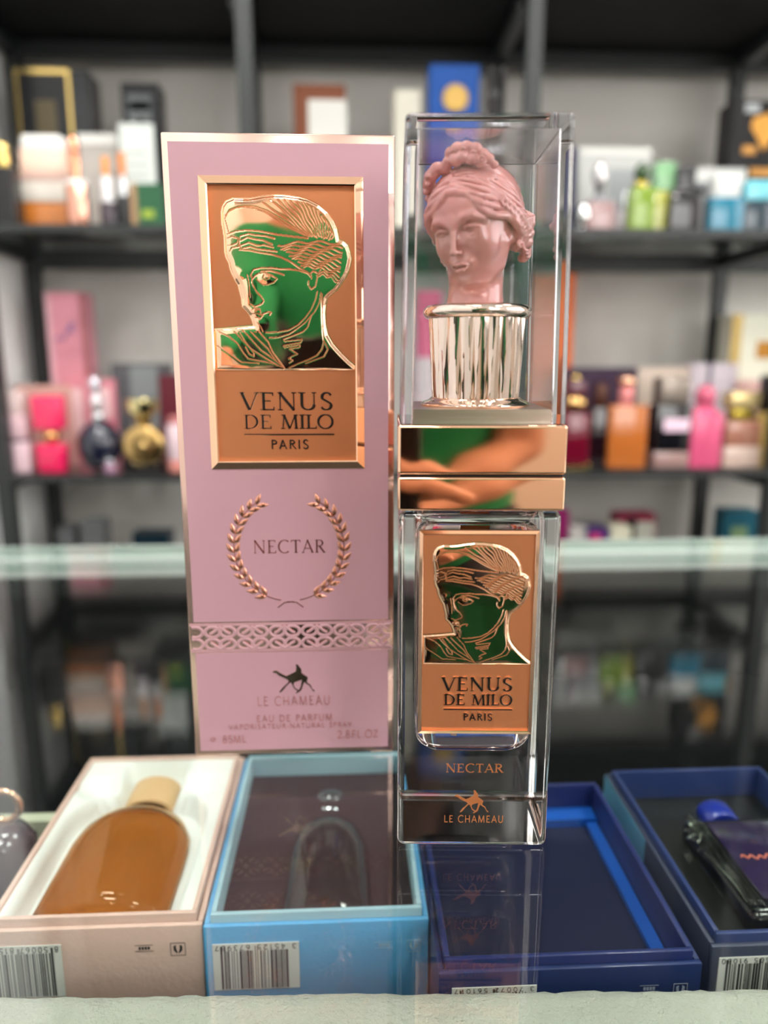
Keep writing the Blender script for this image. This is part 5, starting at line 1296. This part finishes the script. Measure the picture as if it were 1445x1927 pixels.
def body(s):
    s.ell((PX, -.86, -.10), (.150, .115, .12), .05)                 # hips
    s.tube([(PX, -.86, -.10), (PX, -.80, .08), (PX, -.755, .24)], [.115, .105, .115], .08)
    s.ell((PX, -.765, .20), (.148, .105, .15), .08)                  # rib cage
    s.tube([SHL, (PX, -.755, .34), SHR], [.060, .065, .060], .06)
    s.tube([(PX, -.75, .33), (PX, -.70, .47)], [.058, .052], .05)    # neck
    for sh, el, wr in ((SHL, ELL, WRL), (SHR, ELR, WRR)):
        s.tube([sh, el, wr], [.050, .040, .026], .02)
        m_ = np.array(el) * .62 + np.array(wr) * .38; s.ell(m_, (.040, .045, .040), .03)
    for sd in (-1, 1):
        hip, kn, an = (PX + sd * .085, -.86, -.16), (PX + sd * .10, -.83, -.50), (PX + sd * .105, -.87, -.88)
        s.tube([hip, kn, an], [.085, .056, .038], .04)
        s.ell((PX + sd * .105, -.82, -.915), (.042, .115, .032), .03)
    # head with a face
    s.ell(hp(0, .012, .030), (.074, .092, .080), .02, HRf); s.ell(hp(0, -.022, -.030), (.058, .066, .078), .03, HRf)
    s.ell(hp(0, -.060, -.092), (.022, .022, .018), .02, HRf)
    for sd in (-1, 1):
        s.ell(hp(sd * .030, -.098, .004), (.018, .016, .012), .014, HRf, True); s.ell(hp(sd * .030, -.072, .002), (.014, .014, .012), .004, HRf)
        s.ell(hp(sd * .078, .012, -.008), (.010, .020, .030), .008, HRf)
    s.tube([hp(0, -.084, .012), hp(0, -.108, -.030)], [.008, .012], .012)
    s.tube([hp(-.020, -.082, -.056), hp(0, -.092, -.054), hp(.020, -.082, -.056)], [.005, .008, .005], .008)
def hand(s, wr, fw, side, curl):
    """wr wrist, fw unit direction of the palm, side unit direction across it towards the thumb, curl direction the fingers bend to"""
    wr = np.array(wr); fw = np.array(fw, float); side = np.array(side, float); curl = np.array(curl, float)
    s.tube([wr, wr + fw * .03], [.024, .022], .01)
    for k in (-1, -.33, .33, 1): s.tube([wr + fw * .02 + side * .014 * k, wr + fw * .082 + side * .027 * k], [.015, .011], .012)
    for k, L in zip((1, .35, -.33, -1), (.90, 1.0, .93, .74)):
        a = wr + fw * .084 + side * .028 * k; b = a + (fw * .036 + curl * .010) * L; c = b + (fw * .012 + curl * .026) * L; d = c + (curl * .020 - fw * .010) * L
        s.tube([a, b, c, d], [.0098, .009, .0083, .007], .003)
    a = wr + fw * .026 + side * .026; s.tube([a, a + fw * .030 + side * .022, a + fw * .056 + side * .022 + curl * .020], [.013, .0105, .0085], .008)
sculpt('body', (PX - .26, -1.02, FLOOR + .001), (PX + .26, -.08, .71), .0095, body, M_skin)
def shirt(s):
    s.ell((PX, -.86, -.08), (.162, .127, .12), .05)
    s.tube([(PX, -.86, -.10), (PX, -.80, .08), (PX, -.755, .24)], [.130, .119, .128], .08)
    s.ell((PX, -.765, .20), (.160, .117, .155), .08)
    s.tube([SHL, (PX, -.755, .335), SHR], [.068, .066, .068], .06)
    for sh, el in ((SHL, ELL), (SHR, ELR)):
        e = np.array(sh) * .36 + np.array(el) * .64; s.tube([sh, e], [.062, .056], .03)
sculpt('green_shirt', (PX - .30, -1.05, -.19), (PX + .30, -.45, .385), .010, shirt, M_green)
def trousers(s):
    s.ell((PX, -.86, -.13), (.156, .122, .10), .05)
    for sd in (-1, 1): s.tube([(PX + sd * .085, -.86, -.16), (PX + sd * .10, -.83, -.50), (PX + sd * .105, -.87, -.86)], [.096, .072, .060], .03)
sculpt('trousers', (PX - .26, -1.02, -.885), (PX + .26, -.70, -.06), .011, trousers, M_jean)
def shoes(s):
    for sd in (-1, 1): s.ell((PX + sd * .105, -.82, -.912), (.050, .130, .042), .02)
sculpt('shoes', (PX - .2, -1.0, FLOOR + .0008), (PX + .2, -.66, -.86), .008, shoes, M_jean)
def hair(s):
    s.ell(hp(0, .022, .042), (.084, .096, .084), .02, HRf)
    s.ell(hp(0, -.085, -.045), (.075, .09, .085), .02, HRf, True)
sculpt('hair', HD - .14, HD + .15, .005, hair, M_hair)
def n_(v): v = np.array(v, float); return v / np.linalg.norm(v)
sculpt('hand', (-.13, -.17, -.07), (.07, .02, .13), .0035, lambda s: hand(s, WRL, n_((.30, .62, .72)), n_((.75, -.1, -.25)), n_((.55, .35, .0))), M_skin)
wr = np.array(WRR); sculpt('hand', wr - .16, wr + .16, .004, lambda s: hand(s, WRR, n_((-.9, .25, .05)), n_((0, .2, 1)), n_((-.1, -1, -.1))), M_skin)
t = thing('phone', 'black smartphone held up in the photographer\'s hand facing the bottle', 'phone', (-.023, -.032, .03))
q = MB(); q.rbox((-.060, -.042, .018), (.014, -.034, .172), .003, 3); q.build('case', M_phone, t, smooth=40)
for k, (x, z) in enumerate(((0, .1526), (-.022, .1526), (0, .130))):
    q = MB(); q.lathe([(.008, 0), (.008, .0016), (.006, .002), (.0001, .002)], 28); q.v = [(a + x, -.034 + c_, z + b_) for a, b_, c_ in q.v]; fix(q.build('lens', M_phone, t, smooth=40))
